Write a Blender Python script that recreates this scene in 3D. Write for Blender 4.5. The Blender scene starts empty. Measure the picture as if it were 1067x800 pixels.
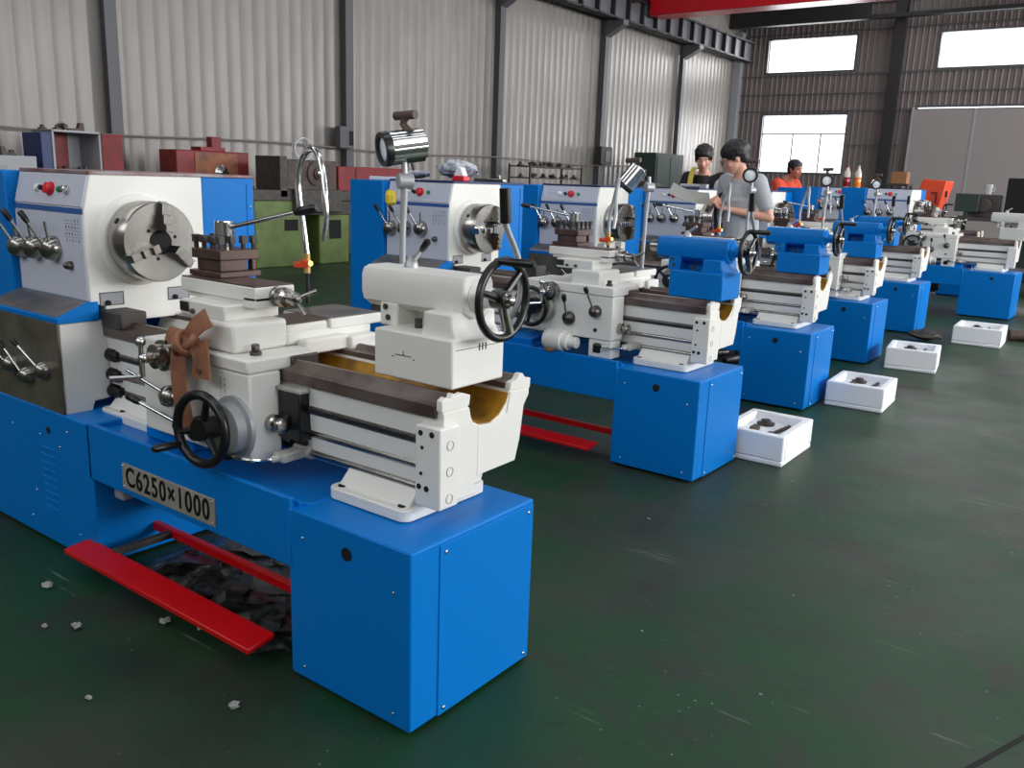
import bpy, bmesh, math, random
from mathutils import Vector, Matrix
R_ = random.Random(7)
SC = bpy.context.scene
COL = SC.collection
PI = math.pi

# ------------------------------------------------------------------ materials
def lin(c):
    return tuple((x/255/12.92 if x/255 <= .04045 else ((x/255+.055)/1.055)**2.4) for x in c)
MATS = {}
def mat(name, rgb, rough=.5, metal=0.0, coat=0.0, noise=0.0, nscale=8.0, rgb2=None, bump=0.0, spec=.5, emit=0.0):
    m = bpy.data.materials.new(name); m.use_nodes = True
    nt = m.node_tree; b = nt.nodes['Principled BSDF']
    c = lin(rgb)
    b.inputs['Base Color'].default_value = (*c, 1)
    b.inputs['Roughness'].default_value = rough
    b.inputs['Metallic'].default_value = metal
    b.inputs['Coat Weight'].default_value = coat
    b.inputs['Coat Roughness'].default_value = .08
    b.inputs['Specular IOR Level'].default_value = spec
    if emit:
        b.inputs['Emission Color'].default_value = (*c, 1); b.inputs['Emission Strength'].default_value = emit
    if noise or bump:
        tc = nt.nodes.new('ShaderNodeTexCoord')
        n = nt.nodes.new('ShaderNodeTexNoise'); n.inputs['Scale'].default_value = nscale
        n.inputs['Detail'].default_value = 5; n.inputs['Roughness'].default_value = .6
        nt.links.new(tc.outputs['Object'], n.inputs['Vector'])
        if noise:
            c2 = lin(rgb2) if rgb2 else tuple(x*.6 for x in c)
            rp = nt.nodes.new('ShaderNodeValToRGB')
            rp.color_ramp.elements[0].position = .5-.25/max(noise, .01)*.5; rp.color_ramp.elements[1].position = .5+.25/max(noise, .01)*.5
            rp.color_ramp.elements[0].color = (*c, 1); rp.color_ramp.elements[1].color = (*c2, 1)
            nt.links.new(n.outputs['Fac'], rp.inputs['Fac']); nt.links.new(rp.outputs['Color'], b.inputs['Base Color'])
        if bump:
            bp = nt.nodes.new('ShaderNodeBump'); bp.inputs['Strength'].default_value = bump; bp.inputs['Distance'].default_value = .01
            nt.links.new(n.outputs['Fac'], bp.inputs['Height']); nt.links.new(bp.outputs['Normal'], b.inputs['Normal'])
    MATS[name] = m
    return m
mat('blue', (0, 114, 196), .36, coat=0, bump=.04, nscale=14, spec=.16)
mat('white', (228, 226, 219), .40, coat=.05, bump=.05, nscale=20)
mat('dirty_white', (200, 198, 190), .45, noise=.8, rgb2=(150, 148, 142), nscale=10)
mat('panel', (196, 199, 212), .42)
mat('chart', (84, 86, 96), .5)
mat('stripe', (50, 92, 160), .4)
mat('steel', (176, 172, 166), .24, 1.0, noise=.5, rgb2=(140, 136, 130), nscale=6)
mat('chrome', (214, 214, 214), .16, 1.0)
mat('dark_steel', (92, 88, 86), .34, .9)
mat('way', (112, 98, 92), .36, .35, noise=1.2, rgb2=(82, 66, 60), nscale=5)
mat('cosmoline', (98, 76, 68), .38, .3, noise=1.0, rgb2=(72, 54, 48), nscale=7)
mat('gearplate', (132, 125, 114), .33, .55, noise=1.2, rgb2=(100, 92, 80), nscale=5)
mat('tray', (140, 138, 136), .3, .5, noise=1.0, rgb2=(105, 100, 96), nscale=6)
mat('maroon', (120, 74, 78), .4, noise=1.0, rgb2=(150, 140, 140), nscale=9)
mat('black', (16, 16, 17), .32)
mat('hole', (6, 6, 6), .8)
mat('oily', (34, 28, 28), .4, noise=1, rgb2=(60, 44, 40), nscale=20)
mat('red', (196, 6, 12), .35)
mat('darkred', (132, 22, 24), .5, noise=.8, rgb2=(100, 20, 20), nscale=6)
mat('button_red', (214, 30, 48), .35)
mat('button_green', (20, 130, 70), .4)
mat('yellow', (214, 190, 60), .5)
mat('lens', (236, 238, 240), .12, spec=.8)
mat('ochre', (178, 128, 18), .55, noise=1.0, rgb2=(120, 84, 20), nscale=9)
mat('leather', (150, 98, 70), .6, noise=.9, rgb2=(118, 74, 52), nscale=14, bump=.35)
mat('grey_metal', (170, 172, 174), .4, .4)
mat('light_grey', (150, 152, 156), .5)
mat('plate', (172, 166, 154), .42, .15, noise=.6, rgb2=(140, 134, 126), nscale=9)
mat('foam', (238, 238, 240), .85, bump=.15, nscale=60)
mat('orange', (232, 96, 52), .5)
mat('safety_orange', (226, 72, 26), .5)
mat('green_machine', (98, 118, 56), .5, noise=.8, rgb2=(78, 96, 44), nscale=4)
mat('casting_orange', (150, 92, 62), .6, noise=1.0, rgb2=(104, 66, 50), nscale=6)
mat('casting_brown', (84, 66, 56), .6, noise=1.0, rgb2=(50, 42, 38), nscale=8)
mat('dark_iron', (46, 42, 40), .55, noise=1.0, rgb2=(70, 62, 56), nscale=12)
mat('dark_green', (38, 52, 48), .5)
mat('navy', (30, 44, 92), .5)
mat('column', (78, 79, 82), .5)
mat('girder', (92, 92, 98), .5)
mat('girder_dark', (34, 33, 36), .6)
mat('crane_red', (186, 10, 26), .35, coat=.2)
mat('rope', (120, 112, 104), .7)
mat('film', (26, 27, 27), .3, noise=1.6, rgb2=(58, 60, 58), nscale=24, bump=.6)
mat('paper', (150, 150, 144), .8)
mat('skin', (214, 158, 134), .5)
mat('skin_dark', (182, 116, 92), .5)
mat('hair', (22, 17, 18), .45, bump=.5, nscale=60)
mat('cloth_black', (24, 24, 28), .8)
mat('cloth_grey', (172, 174, 176), .85, bump=.15, nscale=30)
mat('cloth_white', (206, 204, 206), .85)
mat('cloth_orange', (206, 70, 44), .8)
mat('denim', (52, 58, 78), .85)
mat('lips', (168, 84, 80), .5)
mat('wood', (126, 92, 66), .7, noise=1, rgb2=(92, 66, 46), nscale=5)
mat('bag_plastic', (206, 208, 214), .25, noise=1.4, rgb2=(120, 124, 140), nscale=14, bump=.4)
mat('cola', (150, 24, 34), .2)
mat('juice', (238, 132, 34), .2)
mat('clear_bottle', (214, 206, 190), .12)
mat('door_grey', (148, 142, 140), .55, bump=.2, nscale=2)
mat('cardboard', (150, 104, 70), .8)

def corrugated(name, rgb, rough, metal):
    m = mat(name, rgb, rough, metal)
    nt = m.node_tree; b = nt.nodes['Principled BSDF']
    tc = nt.nodes.new('ShaderNodeTexCoord'); mp = nt.nodes.new('ShaderNodeMapping')
    mp.inputs['Scale'].default_value = (1.2, 1.2, .35)
    n = nt.nodes.new('ShaderNodeTexNoise'); n.inputs['Scale'].default_value = 2.0; n.inputs['Detail'].default_value = 6
    rp = nt.nodes.new('ShaderNodeValToRGB'); c = lin(rgb)
    rp.color_ramp.elements[0].position = .3; rp.color_ramp.elements[0].color = (*[x*.86 for x in c], 1)
    rp.color_ramp.elements[1].position = .7; rp.color_ramp.elements[1].color = (*[min(1, x*1.06) for x in c], 1)
    bp = nt.nodes.new('ShaderNodeBump'); bp.inputs['Strength'].default_value = .25; bp.inputs['Distance'].default_value = .05
    for a, k in ((tc.outputs['Object'], mp.inputs['Vector']), (mp.outputs['Vector'], n.inputs['Vector']), (n.outputs['Fac'], rp.inputs['Fac']),
                 (rp.outputs['Color'], b.inputs['Base Color']), (n.outputs['Fac'], bp.inputs['Height']), (bp.outputs['Normal'], b.inputs['Normal'])):
        nt.links.new(a, k)
    return m
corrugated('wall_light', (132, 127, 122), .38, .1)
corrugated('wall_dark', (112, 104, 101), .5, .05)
corrugated('ceiling_sheet', (120, 118, 116), .55, .1)

def floor_material():
    m = mat('floor_paint', (56, 84, 62), .3, spec=.32)
    nt = m.node_tree; b = nt.nodes['Principled BSDF']; L = nt.links.new; N = nt.nodes.new
    tc = N('ShaderNodeTexCoord')
    def noise(sc, det=6, rough=.6, vec=None):
        n = N('ShaderNodeTexNoise'); n.inputs['Scale'].default_value = sc; n.inputs['Detail'].default_value = det; n.inputs['Roughness'].default_value = rough
        L(vec if vec else tc.outputs['Object'], n.inputs['Vector']); return n.outputs['Fac']
    def ramp(fac, p0, p1, c0=(0, 0, 0, 1), c1=(1, 1, 1, 1)):
        r = N('ShaderNodeValToRGB'); r.color_ramp.elements[0].position = p0; r.color_ramp.elements[1].position = p1
        r.color_ramp.elements[0].color = c0; r.color_ramp.elements[1].color = c1; L(fac, r.inputs['Fac']); return r.outputs['Color']
    def mix(fac, a, c):
        x = N('ShaderNodeMix'); x.data_type = 'RGBA'; L(fac, x.inputs[0])
        if isinstance(a, tuple): x.inputs[6].default_value = a
        else: L(a, x.inputs[6])
        if isinstance(c, tuple): x.inputs[7].default_value = c
        else: L(c, x.inputs[7])
        return x.outputs[2]
    def c4(r, g, bb): return (*lin((r, g, bb)), 1)
    base = mix(ramp(noise(.8, 8, .65), .46, .66), c4(22, 60, 32), c4(60, 55, 48))
    base = mix(ramp(noise(3.2, 8, .75), .50, .66), base, c4(42, 46, 38))
    base = mix(ramp(noise(11, 6, .8), .58, .70), base, c4(22, 32, 24))
    base = mix(ramp(noise(.45, 4), .58, .7), base, c4(32, 30, 30))
    # pale specks of grit and chips
    v = N('ShaderNodeTexVoronoi'); v.inputs['Scale'].default_value = 24; v.inputs['Randomness'].default_value = 1
    L(tc.outputs['Object'], v.inputs['Vector'])
    sp = ramp(v.outputs['Distance'], .05, .10, (1, 1, 1, 1), (0, 0, 0, 1))
    gate = ramp(noise(1.7, 5), .5, .62)
    mul = N('ShaderNodeMath'); mul.operation = 'MULTIPLY'; L(sp, mul.inputs[0]); L(gate, mul.inputs[1])
    base = mix(mul.outputs[0], base, c4(150, 150, 138))
    # thin scratches: stretched noise
    for ang, lo in ((.85, .655), (-.5, .675)):
        mp = N('ShaderNodeMapping'); mp.inputs['Rotation'].default_value = (0, 0, ang); mp.inputs['Scale'].default_value = (.6, 26, 1)
        L(tc.outputs['Object'], mp.inputs['Vector'])
        s = ramp(noise(1.6, 2, .4, mp.outputs['Vector']), lo+.03, lo+.06)
        g2 = ramp(noise(2.2+lo, 3), .54, .62)
        m2 = N('ShaderNodeMath'); m2.operation = 'MULTIPLY'; L(s, m2.inputs[0]); L(g2, m2.inputs[1])
        m3 = N('ShaderNodeMath'); m3.operation = 'MULTIPLY'; L(m2.outputs[0], m3.inputs[0]); m3.inputs[1].default_value = .35
        base = mix(m3.outputs[0], base, c4(140, 146, 130))
    L(base, b.inputs['Base Color'])
    rr = N('ShaderNodeMapRange'); L(noise(2.4, 6), rr.inputs['Value']); rr.inputs['To Min'].default_value = .34; rr.inputs['To Max'].default_value = .62
    L(rr.outputs['Result'], b.inputs['Roughness'])
    bp = N('ShaderNodeBump'); bp.inputs['Strength'].default_value = .12; bp.inputs['Distance'].default_value = .01
    L(noise(5, 6), bp.inputs['Height']); L(bp.outputs['Normal'], b.inputs['Normal'])
    return m
floor_material()
def glass_material():
    m = bpy.data.materials.new('window_glass'); m.use_nodes = True; nt = m.node_tree
    nt.nodes.clear()
    o = nt.nodes.new('ShaderNodeOutputMaterial'); t = nt.nodes.new('ShaderNodeBsdfTransparent'); g = nt.nodes.new('ShaderNodeBsdfGlossy')
    x = nt.nodes.new('ShaderNodeMixShader'); x.inputs[0].default_value = .06; g.inputs['Roughness'].default_value = .05
    nt.links.new(t.outputs[0], x.inputs[1]); nt.links.new(g.outputs[0], x.inputs[2]); nt.links.new(x.outputs[0], o.inputs[0])
    MATS['glass'] = m
glass_material()

# ------------------------------------------------------------------ mesh builder
class MB:
    def __init__(s): s.v = []; s.f = []; s.mi = []; s.cur = 0
    def _add(s, vs, fs):
        o = len(s.v); s.v += [Vector(p) for p in vs]
        for f in fs: s.f.append([o+i for i in f]); s.mi.append(s.cur)
        return o
    def use(s, i): s.cur = i; return s
    def box(s, x0, x1, y0, y1, z0, z1):
        s._add([(x0, y0, z0), (x1, y0, z0), (x1, y1, z0), (x0, y1, z0), (x0, y0, z1), (x1, y0, z1), (x1, y1, z1), (x0, y1, z1)],
               [(0, 3, 2, 1), (4, 5, 6, 7), (0, 1, 5, 4), (1, 2, 6, 5), (2, 3, 7, 6), (3, 0, 4, 7)]); return s
    def prism(s, pts, ax, a, b):
        n = len(pts)
        def P(p, t): return {'x': (t, p[0], p[1]), 'y': (p[0], t, p[1]), 'z': (p[0], p[1], t)}[ax]
        s._add([P(p, a) for p in pts]+[P(p, b) for p in pts],
               [tuple(range(n)), tuple(range(2*n-1, n-1, -1))]+[(i, (i+1) % n, n+(i+1) % n, n+i) for i in range(n)]); return s
    def lathe(s, p, d, prof, n=24):
        p = Vector(p); d = Vector(d).normalized(); a = d.orthogonal().normalized(); c = d.cross(a)
        vs = []; fs = []
        for t, r in prof:
            for i in range(n):
                th = 2*PI*i/n; vs.append(p+d*t+(a*math.cos(th)+c*math.sin(th))*max(r, 1e-4))
        k = len(prof)
        for j in range(k-1):
            for i in range(n): fs.append((j*n+i, j*n+(i+1) % n, (j+1)*n+(i+1) % n, (j+1)*n+i))
        fs.append(tuple(range(n-1, -1, -1))); fs.append(tuple(range((k-1)*n, k*n)))
        s._add(vs, fs); return s
    def cyl(s, p0, p1, r0, r1=None, n=20):
        p0 = Vector(p0); p1 = Vector(p1); return s.lathe(p0, p1-p0, [(0, r0), ((p1-p0).length, r0 if r1 is None else r1)], n)
    def tube(s, path, r, n=10, smooth=3):
        P = [Vector(p) for p in path]
        if smooth and len(P) > 2:
            Q = []
            for i in range(len(P)-1):
                a = P[max(i-1, 0)]; b = P[i]; c = P[i+1]; e = P[min(i+2, len(P)-1)]
                for k in range(smooth):
                    t = k/smooth
                    Q.append(.5*((2*b)+(c-a)*t+(2*a-5*b+4*c-e)*t*t+(3*b-a-3*c+e)*t**3))
            Q.append(P[-1]); P = Q
        rs = r if isinstance(r, (list, tuple)) else [r]*len(P)
        if len(rs) != len(P): rs = [rs[min(int(i*len(rs)/len(P)), len(rs)-1)] for i in range(len(P))]
        vs = []; fs = []; a = None
        for i, p in enumerate(P):
            d = (P[min(i+1, len(P)-1)]-P[max(i-1, 0)]).normalized()
            a = d.orthogonal().normalized() if a is None else (a-d*a.dot(d)).normalized()
            c = d.cross(a)
            for k in range(n):
                th = 2*PI*k/n; vs.append(p+(a*math.cos(th)+c*math.sin(th))*rs[i])
        for j in range(len(P)-1):
            for i in range(n): fs.append((j*n+i, j*n+(i+1) % n, (j+1)*n+(i+1) % n, (j+1)*n+i))
        fs.append(tuple(range(n-1, -1, -1))); fs.append(tuple(range((len(P)-1)*n, len(P)*n)))
        s._add(vs, fs); return s
    def ell(s, c, rx, ry=None, rz=None, n=16, m=10):
        ry = rx if ry is None else ry; rz = rx if rz is None else rz
        vs = [(c[0], c[1], c[2]-rz)]; fs = []
        for j in range(1, m):
            ph = -PI/2+PI*j/m
            for i in range(n):
                th = 2*PI*i/n; vs.append((c[0]+rx*math.cos(ph)*math.cos(th), c[1]+ry*math.cos(ph)*math.sin(th), c[2]+rz*math.sin(ph)))
        vs.append((c[0], c[1], c[2]+rz)); t = len(vs)-1
        for i in range(n):
            fs.append((0, 1+(i+1) % n, 1+i)); fs.append((t, t-n+i, t-n+(i+1) % n))
        for j in range(m-2):
            for i in range(n): fs.append((1+j*n+i, 1+j*n+(i+1) % n, 1+(j+1)*n+(i+1) % n, 1+(j+1)*n+i))
        s._add(vs, fs); return s
    def torus(s, c, d, R, r, n=40, m=10):
        d = Vector(d).normalized(); a = d.orthogonal().normalized(); b = d.cross(a); c = Vector(c); vs = []; fs = []
        for i in range(n):
            th = 2*PI*i/n; q = a*math.cos(th)+b*math.sin(th)
            for k in range(m):
                ph = 2*PI*k/m; vs.append(c+q*(R+r*math.cos(ph))+d*(r*math.sin(ph)))
        for i in range(n):
            for k in range(m): fs.append((i*m+k, ((i+1) % n)*m+k, ((i+1) % n)*m+(k+1) % m, i*m+(k+1) % m))
        s._add(vs, fs); return s
    def mark(s): return len(s.v)
    def xf(s, M, start=0):
        for i in range(start, len(s.v)): s.v[i] = M @ s.v[i]
        return s
    def jitter(s, a, start=0):
        for i in range(start, len(s.v)): s.v[i] += Vector((R_.uniform(-a, a), R_.uniform(-a, a), R_.uniform(-a, a)))
        return s
    def mesh(s, name, ang=40):
        me = bpy.data.meshes.new(name); me.from_pydata([tuple(p) for p in s.v], [], s.f)
        for p, m in zip(me.polygons, s.mi): p.material_index = m
        bm = bmesh.new(); bm.from_mesh(me); bmesh.ops.recalc_face_normals(bm, faces=bm.faces); bm.to_mesh(me); bm.free()
        me.shade_smooth(); me.set_sharp_from_angle(angle=math.radians(ang))
        return me

CACHE = {}
def obj(name, mb, mats, parent=None, bevel=0, label=None, key=None):
    if isinstance(mats, str): mats = [mats]
    if key and key in CACHE: me = CACHE[key]
    else:
        if callable(mb): mb = mb()
        me = mb.mesh(name)
        for m in mats: me.materials.append(MATS[m])
        if key: CACHE[key] = me
    o = bpy.data.objects.new(name, me); COL.objects.link(o)
    if parent: o.parent = parent
    if bevel:
        b = o.modifiers.new('bevel', 'BEVEL'); b.width = bevel; b.segments = 2; b.limit_method = 'ANGLE'; b.angle_limit = math.radians(50)
    if label: o['label'] = label
    return o
def multi(name, spots, fn, m, parent, key):
    for p in spots:
        o = obj(name, fn, m, parent, 0, None, key); o.location = p
def thing(name, label, cat, loc=(0, 0, 0), rz=0, group=None):
    o = bpy.data.objects.new(name, None); COL.objects.link(o); o.empty_display_size = .1
    o.location = loc; o.rotation_euler = (0, 0, rz); o['label'] = label; o['category'] = cat
    if group: o['group'] = group
    return o
def tag(o, label, cat, group=None, kind=None):
    o['label'] = label; o['category'] = cat
    if group: o['group'] = group
    if kind: o['kind'] = kind
    return o
def struct(name, mb, m, bevel=0):
    o = obj(name, mb, m, None, bevel); o['kind'] = 'structure'; return o

# ------------------------------------------------------------------ the hall
WX, FY, NY, RX, HZ = -14.0, 32.1, -6.0, 11.0, 8.6
def corr(rects, axis, at, pitch, depth, sgn):
    """corrugated sheet standing on a wall plane; rects are (a0, a1, z0, z1) clear of the openings"""
    mb = MB()
    for a0, a1, z0, z1 in rects:
        n0 = math.floor(a0/pitch); xs = [(a0, 0)]; k = n0
        while k*pitch < a1:
            for f, d in ((0, 0), (.62, 0), (.74, 1), (.88, 1)):
                t = (k+f)*pitch
                if a0 < t < a1: xs.append((t, d))
            k += 1
        xs.append((a1, 0)); vs = []; fs = []
        for t, d in xs:
            q = at+sgn*depth*d
            for z in (z0, z1): vs.append((q, t, z) if axis == 'x' else (t, q, z))
        for i in range(len(xs)-1): fs.append((2*i, 2*i+2, 2*i+3, 2*i+1))
        mb._add(vs, fs)
    return mb
def holes(a0, a1, z0, z1, hs):
    """split a rectangle around openings hs=(b0,b1,c0,c1)"""
    bs = sorted(set([a0, a1]+[h[0] for h in hs]+[h[1] for h in hs])); out = []
    for i in range(len(bs)-1):
        b0, b1 = bs[i], bs[i+1]; m = (b0+b1)/2; z = z0
        for h in sorted([h for h in hs if h[0] <= m <= h[1]], key=lambda h: h[2]):
            if h[2] > z: out.append((b0, b1, z, h[2]))
            z = h[3]
        if z < z1: out.append((b0, b1, z, z1))
    return out
def wallmesh(name, axis, at, a0, a1, hs, pitch, depth, sgn, m, th=.12):
    rects = holes(a0, a1, 0, HZ, hs)
    mb = corr(rects, axis, at, pitch, depth, sgn)
    q0, q1 = sorted((at-sgn*.002, at-sgn*th))
    for r in rects:
        if axis == 'x': mb.box(q0, q1, r[0], r[1], r[2], r[3])
        else: mb.box(r[0], r[1], q0, q1, r[2], r[3])
    return struct(name, mb, m)

floor = struct('floor', MB().box(WX-.2, RX+.2, NY-.2, FY+.2, -.2, 0), 'floor_paint')
far_w = [(-12.78, -9.72, 5.50, 6.60), (-12.75, -9.75, 2.05, 4.02), (-7.05, -2.9, 5.45, 6.52), (0.5, 4.5, 5.45, 6.52), (-7.5, -2.6, 4.165, 4.225)]
right_w = [(y, y+4.2, 2.4, 6.0) for y in (0.2, 5.6, 11.0, 16.4, 21.8, 27.0)]
near_w = [(-9.5, -5.0, 4.6, 7.9), (-3.6, 0.9, 4.6, 7.9), (2.6, 7.1, 4.6, 7.9)]
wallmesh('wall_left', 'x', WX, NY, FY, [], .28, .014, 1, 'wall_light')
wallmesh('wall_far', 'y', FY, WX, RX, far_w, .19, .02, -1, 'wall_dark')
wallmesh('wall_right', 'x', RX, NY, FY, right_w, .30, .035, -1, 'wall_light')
wallmesh('wall_near', 'y', NY, WX, RX, near_w, .30, .035, 1, 'wall_light')
sky_l = [(-9, -7.6), (-2.2, -.8), (4.6, 6.0)]
mb = MB(); x = WX
for a, b in sky_l: mb.box(x, a, NY, FY, HZ, HZ+.15); x = b
mb.box(x, RX, NY, FY, HZ, HZ+.15)
for a, b in sky_l: mb.box(a, b, NY, NY+1, HZ, HZ+.15); mb.box(a, b, FY-1, FY, HZ, HZ+.15)
struct('ceiling', mb, 'ceiling_sheet')
k = 0
for (a0, a1, z0, z1) in far_w:
    k += 1
    mb = MB()
    for xa, xb, za, zb in ((a0-.05, a1+.05, z0-.06, z0), (a0-.05, a1+.05, z1, z1+.06), (a0-.05, a0, z0, z1), (a1, a1+.05, z0, z1)): mb.box(xa, xb, FY-.05, FY+.1, za, zb)
    if z1-z0 > 1.5:
        for i in (1, 2): t = a0+(a1-a0)*i/3+.15; mb.box(t-.02, t+.02, FY+.03, FY+.06, z0, z1-.62)
        mb.box(a0, a1, FY+.03, FY+.06, z1-.66, z1-.62)
    w = struct('window_%d' % k, mb, 'column')
    obj('pane', MB().box(a0, a1, FY+.065, FY+.07, z0, z1), 'glass', w)
for ax, ws in (('x', right_w), ('y', near_w)):
    for (a0, a1, z0, z1) in ws:
        k += 1; mb = MB(); mg = MB()
        for i in range(4):
            t = a0+(a1-a0)*i/3
            if ax == 'x': mb.box(RX-.03, RX+.1, t-.03, t+.03, z0-.04, z1+.04)
            else: mb.box(t-.03, t+.03, NY-.1, NY+.03, z0-.04, z1+.04)
        for z in (z0, z1):
            if ax == 'x': mb.box(RX-.03, RX+.1, a0, a1, z-.04, z+.04)
            else: mb.box(a0, a1, NY-.1, NY+.03, z-.04, z+.04)
        w = struct('window_%d' % k, mb, 'column')
        obj('pane', mg.box(RX+.06, RX+.065, a0, a1, z0, z1) if ax == 'x' else mg.box(a0, a1, NY-.065, NY-.06, z0, z1), 'glass', w)
struct('trim_40', MB().prism([(-1.5, -.006), (6, -.006), (6, .006), (-1.5, .006)], 'z', 0, .0025).xf(Matrix.Translation((-.199, 2.333, 0)) @ Matrix.Rotation(1.203, 4, 'Z')), 'hole')
# wall columns, sheeting rail, cable run
t = 0
for y in (-2.15, 2.82, 7.79, 12.77, 17.74, 22.6, 27.5):
    t += 1
    mb = MB().box(WX+.04, WX+.20, y-.07, y+.07, 0, HZ); mb.box(WX+.2, WX+.215, y-.10, y+.10, 0, HZ)
    if y > 0: mb.prism([(WX+.2, 5.45), (WX+.78, 5.75), (WX+.78, 5.865), (WX+.2, 5.865)], 'y', y-.14, y+.14)
    struct('trim_%d' % t, mb, 'column')
t += 1
g = MB(); gx0, gx1, gz0, gz1 = WX+.42, WX+.72, 5.87, 6.55
g.box(gx0, gx1, NY+1, FY-.1, gz0, gz0+.05); g.box(gx0, gx1, NY+1, FY-.1, gz1-.05, gz1)
y = NY+1
while y < FY-.4: g.box(gx0, gx1, y, y+.06, gz0, gz1); y += .82
g.use(1).box((gx0+gx1)/2-.01, (gx0+gx1)/2+.01, NY+1, FY-.1, gz0, gz1)
struct('trim_%d' % t, g, ['girder_dark', 'girder'])
# far wall: raking column, rails, eaves truss and sliding door track
t += 1; struct('trim_%d' % t, MB().box(-8.46, -8.16, FY-.32, FY-.04, 0, HZ), 'girder_dark')
for z in (1.2, 3.0, 4.15, 4.72, 5.36, 6.75, 7.6):
    t += 1; struct('trim_%d' % t, MB().box(WX+.3, RX, FY-.075, FY-.04, z-.025, z+.025) if z not in (3.0,) else MB().box(-9.6, -7.9, FY-.075, FY-.04, z-.02, z+.02), 'column')
t += 1; mb = MB().box(WX, RX, FY-.6, FY-.3, 7.0, 7.12)
struct('trim_%d' % t, mb.box(WX, RX, FY-.6, FY-.3, 8.2, 8.35), 'girder_dark')
t += 1; struct('trim_%d' % t, MB().box(WX, -9.2, FY-.9, FY-.62, 6.95, 8.3), 'girder_dark')
t += 1; struct('trim_%d' % t, MB().box(WX+.02, WX+.3, FY-.3, FY-.04, 0, 6.9), 'light_grey')
dr = struct('door_1', MB().box(-7.56, -5.75, FY-.17, FY-.1, 0.02, 4.14), 'door_grey', .01)
obj('door_edge', MB().box(-7.62, -7.56, FY-.2, FY-.08, 0, 4.22), 'grey_metal', dr)
dr = struct('door_2', MB().box(-5.68, -2.6, FY-.17, FY-.1, 0.02, 4.14), 'door_grey', .01)
obj('door_edge', MB().box(-5.75, -5.68, FY-.185, FY-.08, 0, 4.16), 'grey_metal', dr)
# roof trusses overhead
for y in (1, 9.5, 18, 26):
    t += 1; mb = MB().box(WX, RX, y-.08, y+.08, 8.35, 8.5); struct('trim_%d' % t, mb, 'girder_dark')
# cable along the left wall
pts = []
for i in range(0, 25):
    yy = -5+i*1.45; pts.append((WX+.24, yy, 1.93+.03*math.sin(i*1.3)))
t += 1; struct('trim_%d' % t, MB().tube(pts, .016, 6, 2), 'rope')
# overhead travelling crane
cr = thing('bridge_crane', 'red overhead crane girder crossing the hall above the runway beam', 'crane', (WX+.9, 24.2, 6.17))
obj('girder', MB().box(-.1, 21, -.35, .35, .0, 1.05), 'crane_red', cr, .02)
ec = MB().box(-.42, -.1, -1.3, 1.3, .42, .78)
obj('end_carriage', ec, 'crane_red', cr, .02)
for dy in (-1, 1): obj('wheel', MB().cyl((-.34, dy, .39), (-.20, dy, .39), .14), 'dark_steel', cr)

# ------------------------------------------------------------------ lathe
def rot_to(d):
    return Vector((0, 0, 1)).rotation_difference(Vector(d).normalized()).to_matrix().to_4x4()
def handwheel(mb, c, d, R, r, spokes=3, hub=.024, hublen=.035, phase=0.5):
    s = mb.mark(); mb.torus((0, 0, 0), (0, 0, 1), R, r, 44, 10)
    for i in range(spokes):
        a = phase+2*PI*i/spokes; e = Vector((math.cos(a), math.sin(a), 0))
        mb.cyl(e*hub*.6+Vector((0, 0, -.008)), e*(R-r*.6), .013, .009, 8)
    mb.cyl((0, 0, -hublen), (0, 0, .012), hub)
    mb.xf(Matrix.Translation(Vector(c)) @ rot_to(d), s)
    return mb
def dome(c, r, prot):   # selector hub standing off a front face (-y)
    return MB().lathe(c, (0, -1, 0), [(0, r*1.02), (prot*.35, r), (prot*.7, r*.86), (prot*.93, r*.55), (prot, .002)], 22)
def lever_to(parent, p0, p1, grip_name='black', r=.0045, gl=.035, gr=.0085, key=None, name='lever'):
    p0 = Vector(p0); p1 = Vector(p1); d = (p1-p0).normalized()
    mb = MB().cyl(p0, p1, r, r, 10)
    if grip_name: mb.use(1).lathe(p1-d*gl*.4, d, [(0, gr*.7), (gl*.25, gr), (gl*.9, gr*1.05), (gl, gr*.7)], 12)
    return obj(name, mb, ['chrome', grip_name or 'chrome'], parent, 0, None, key)

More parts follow.
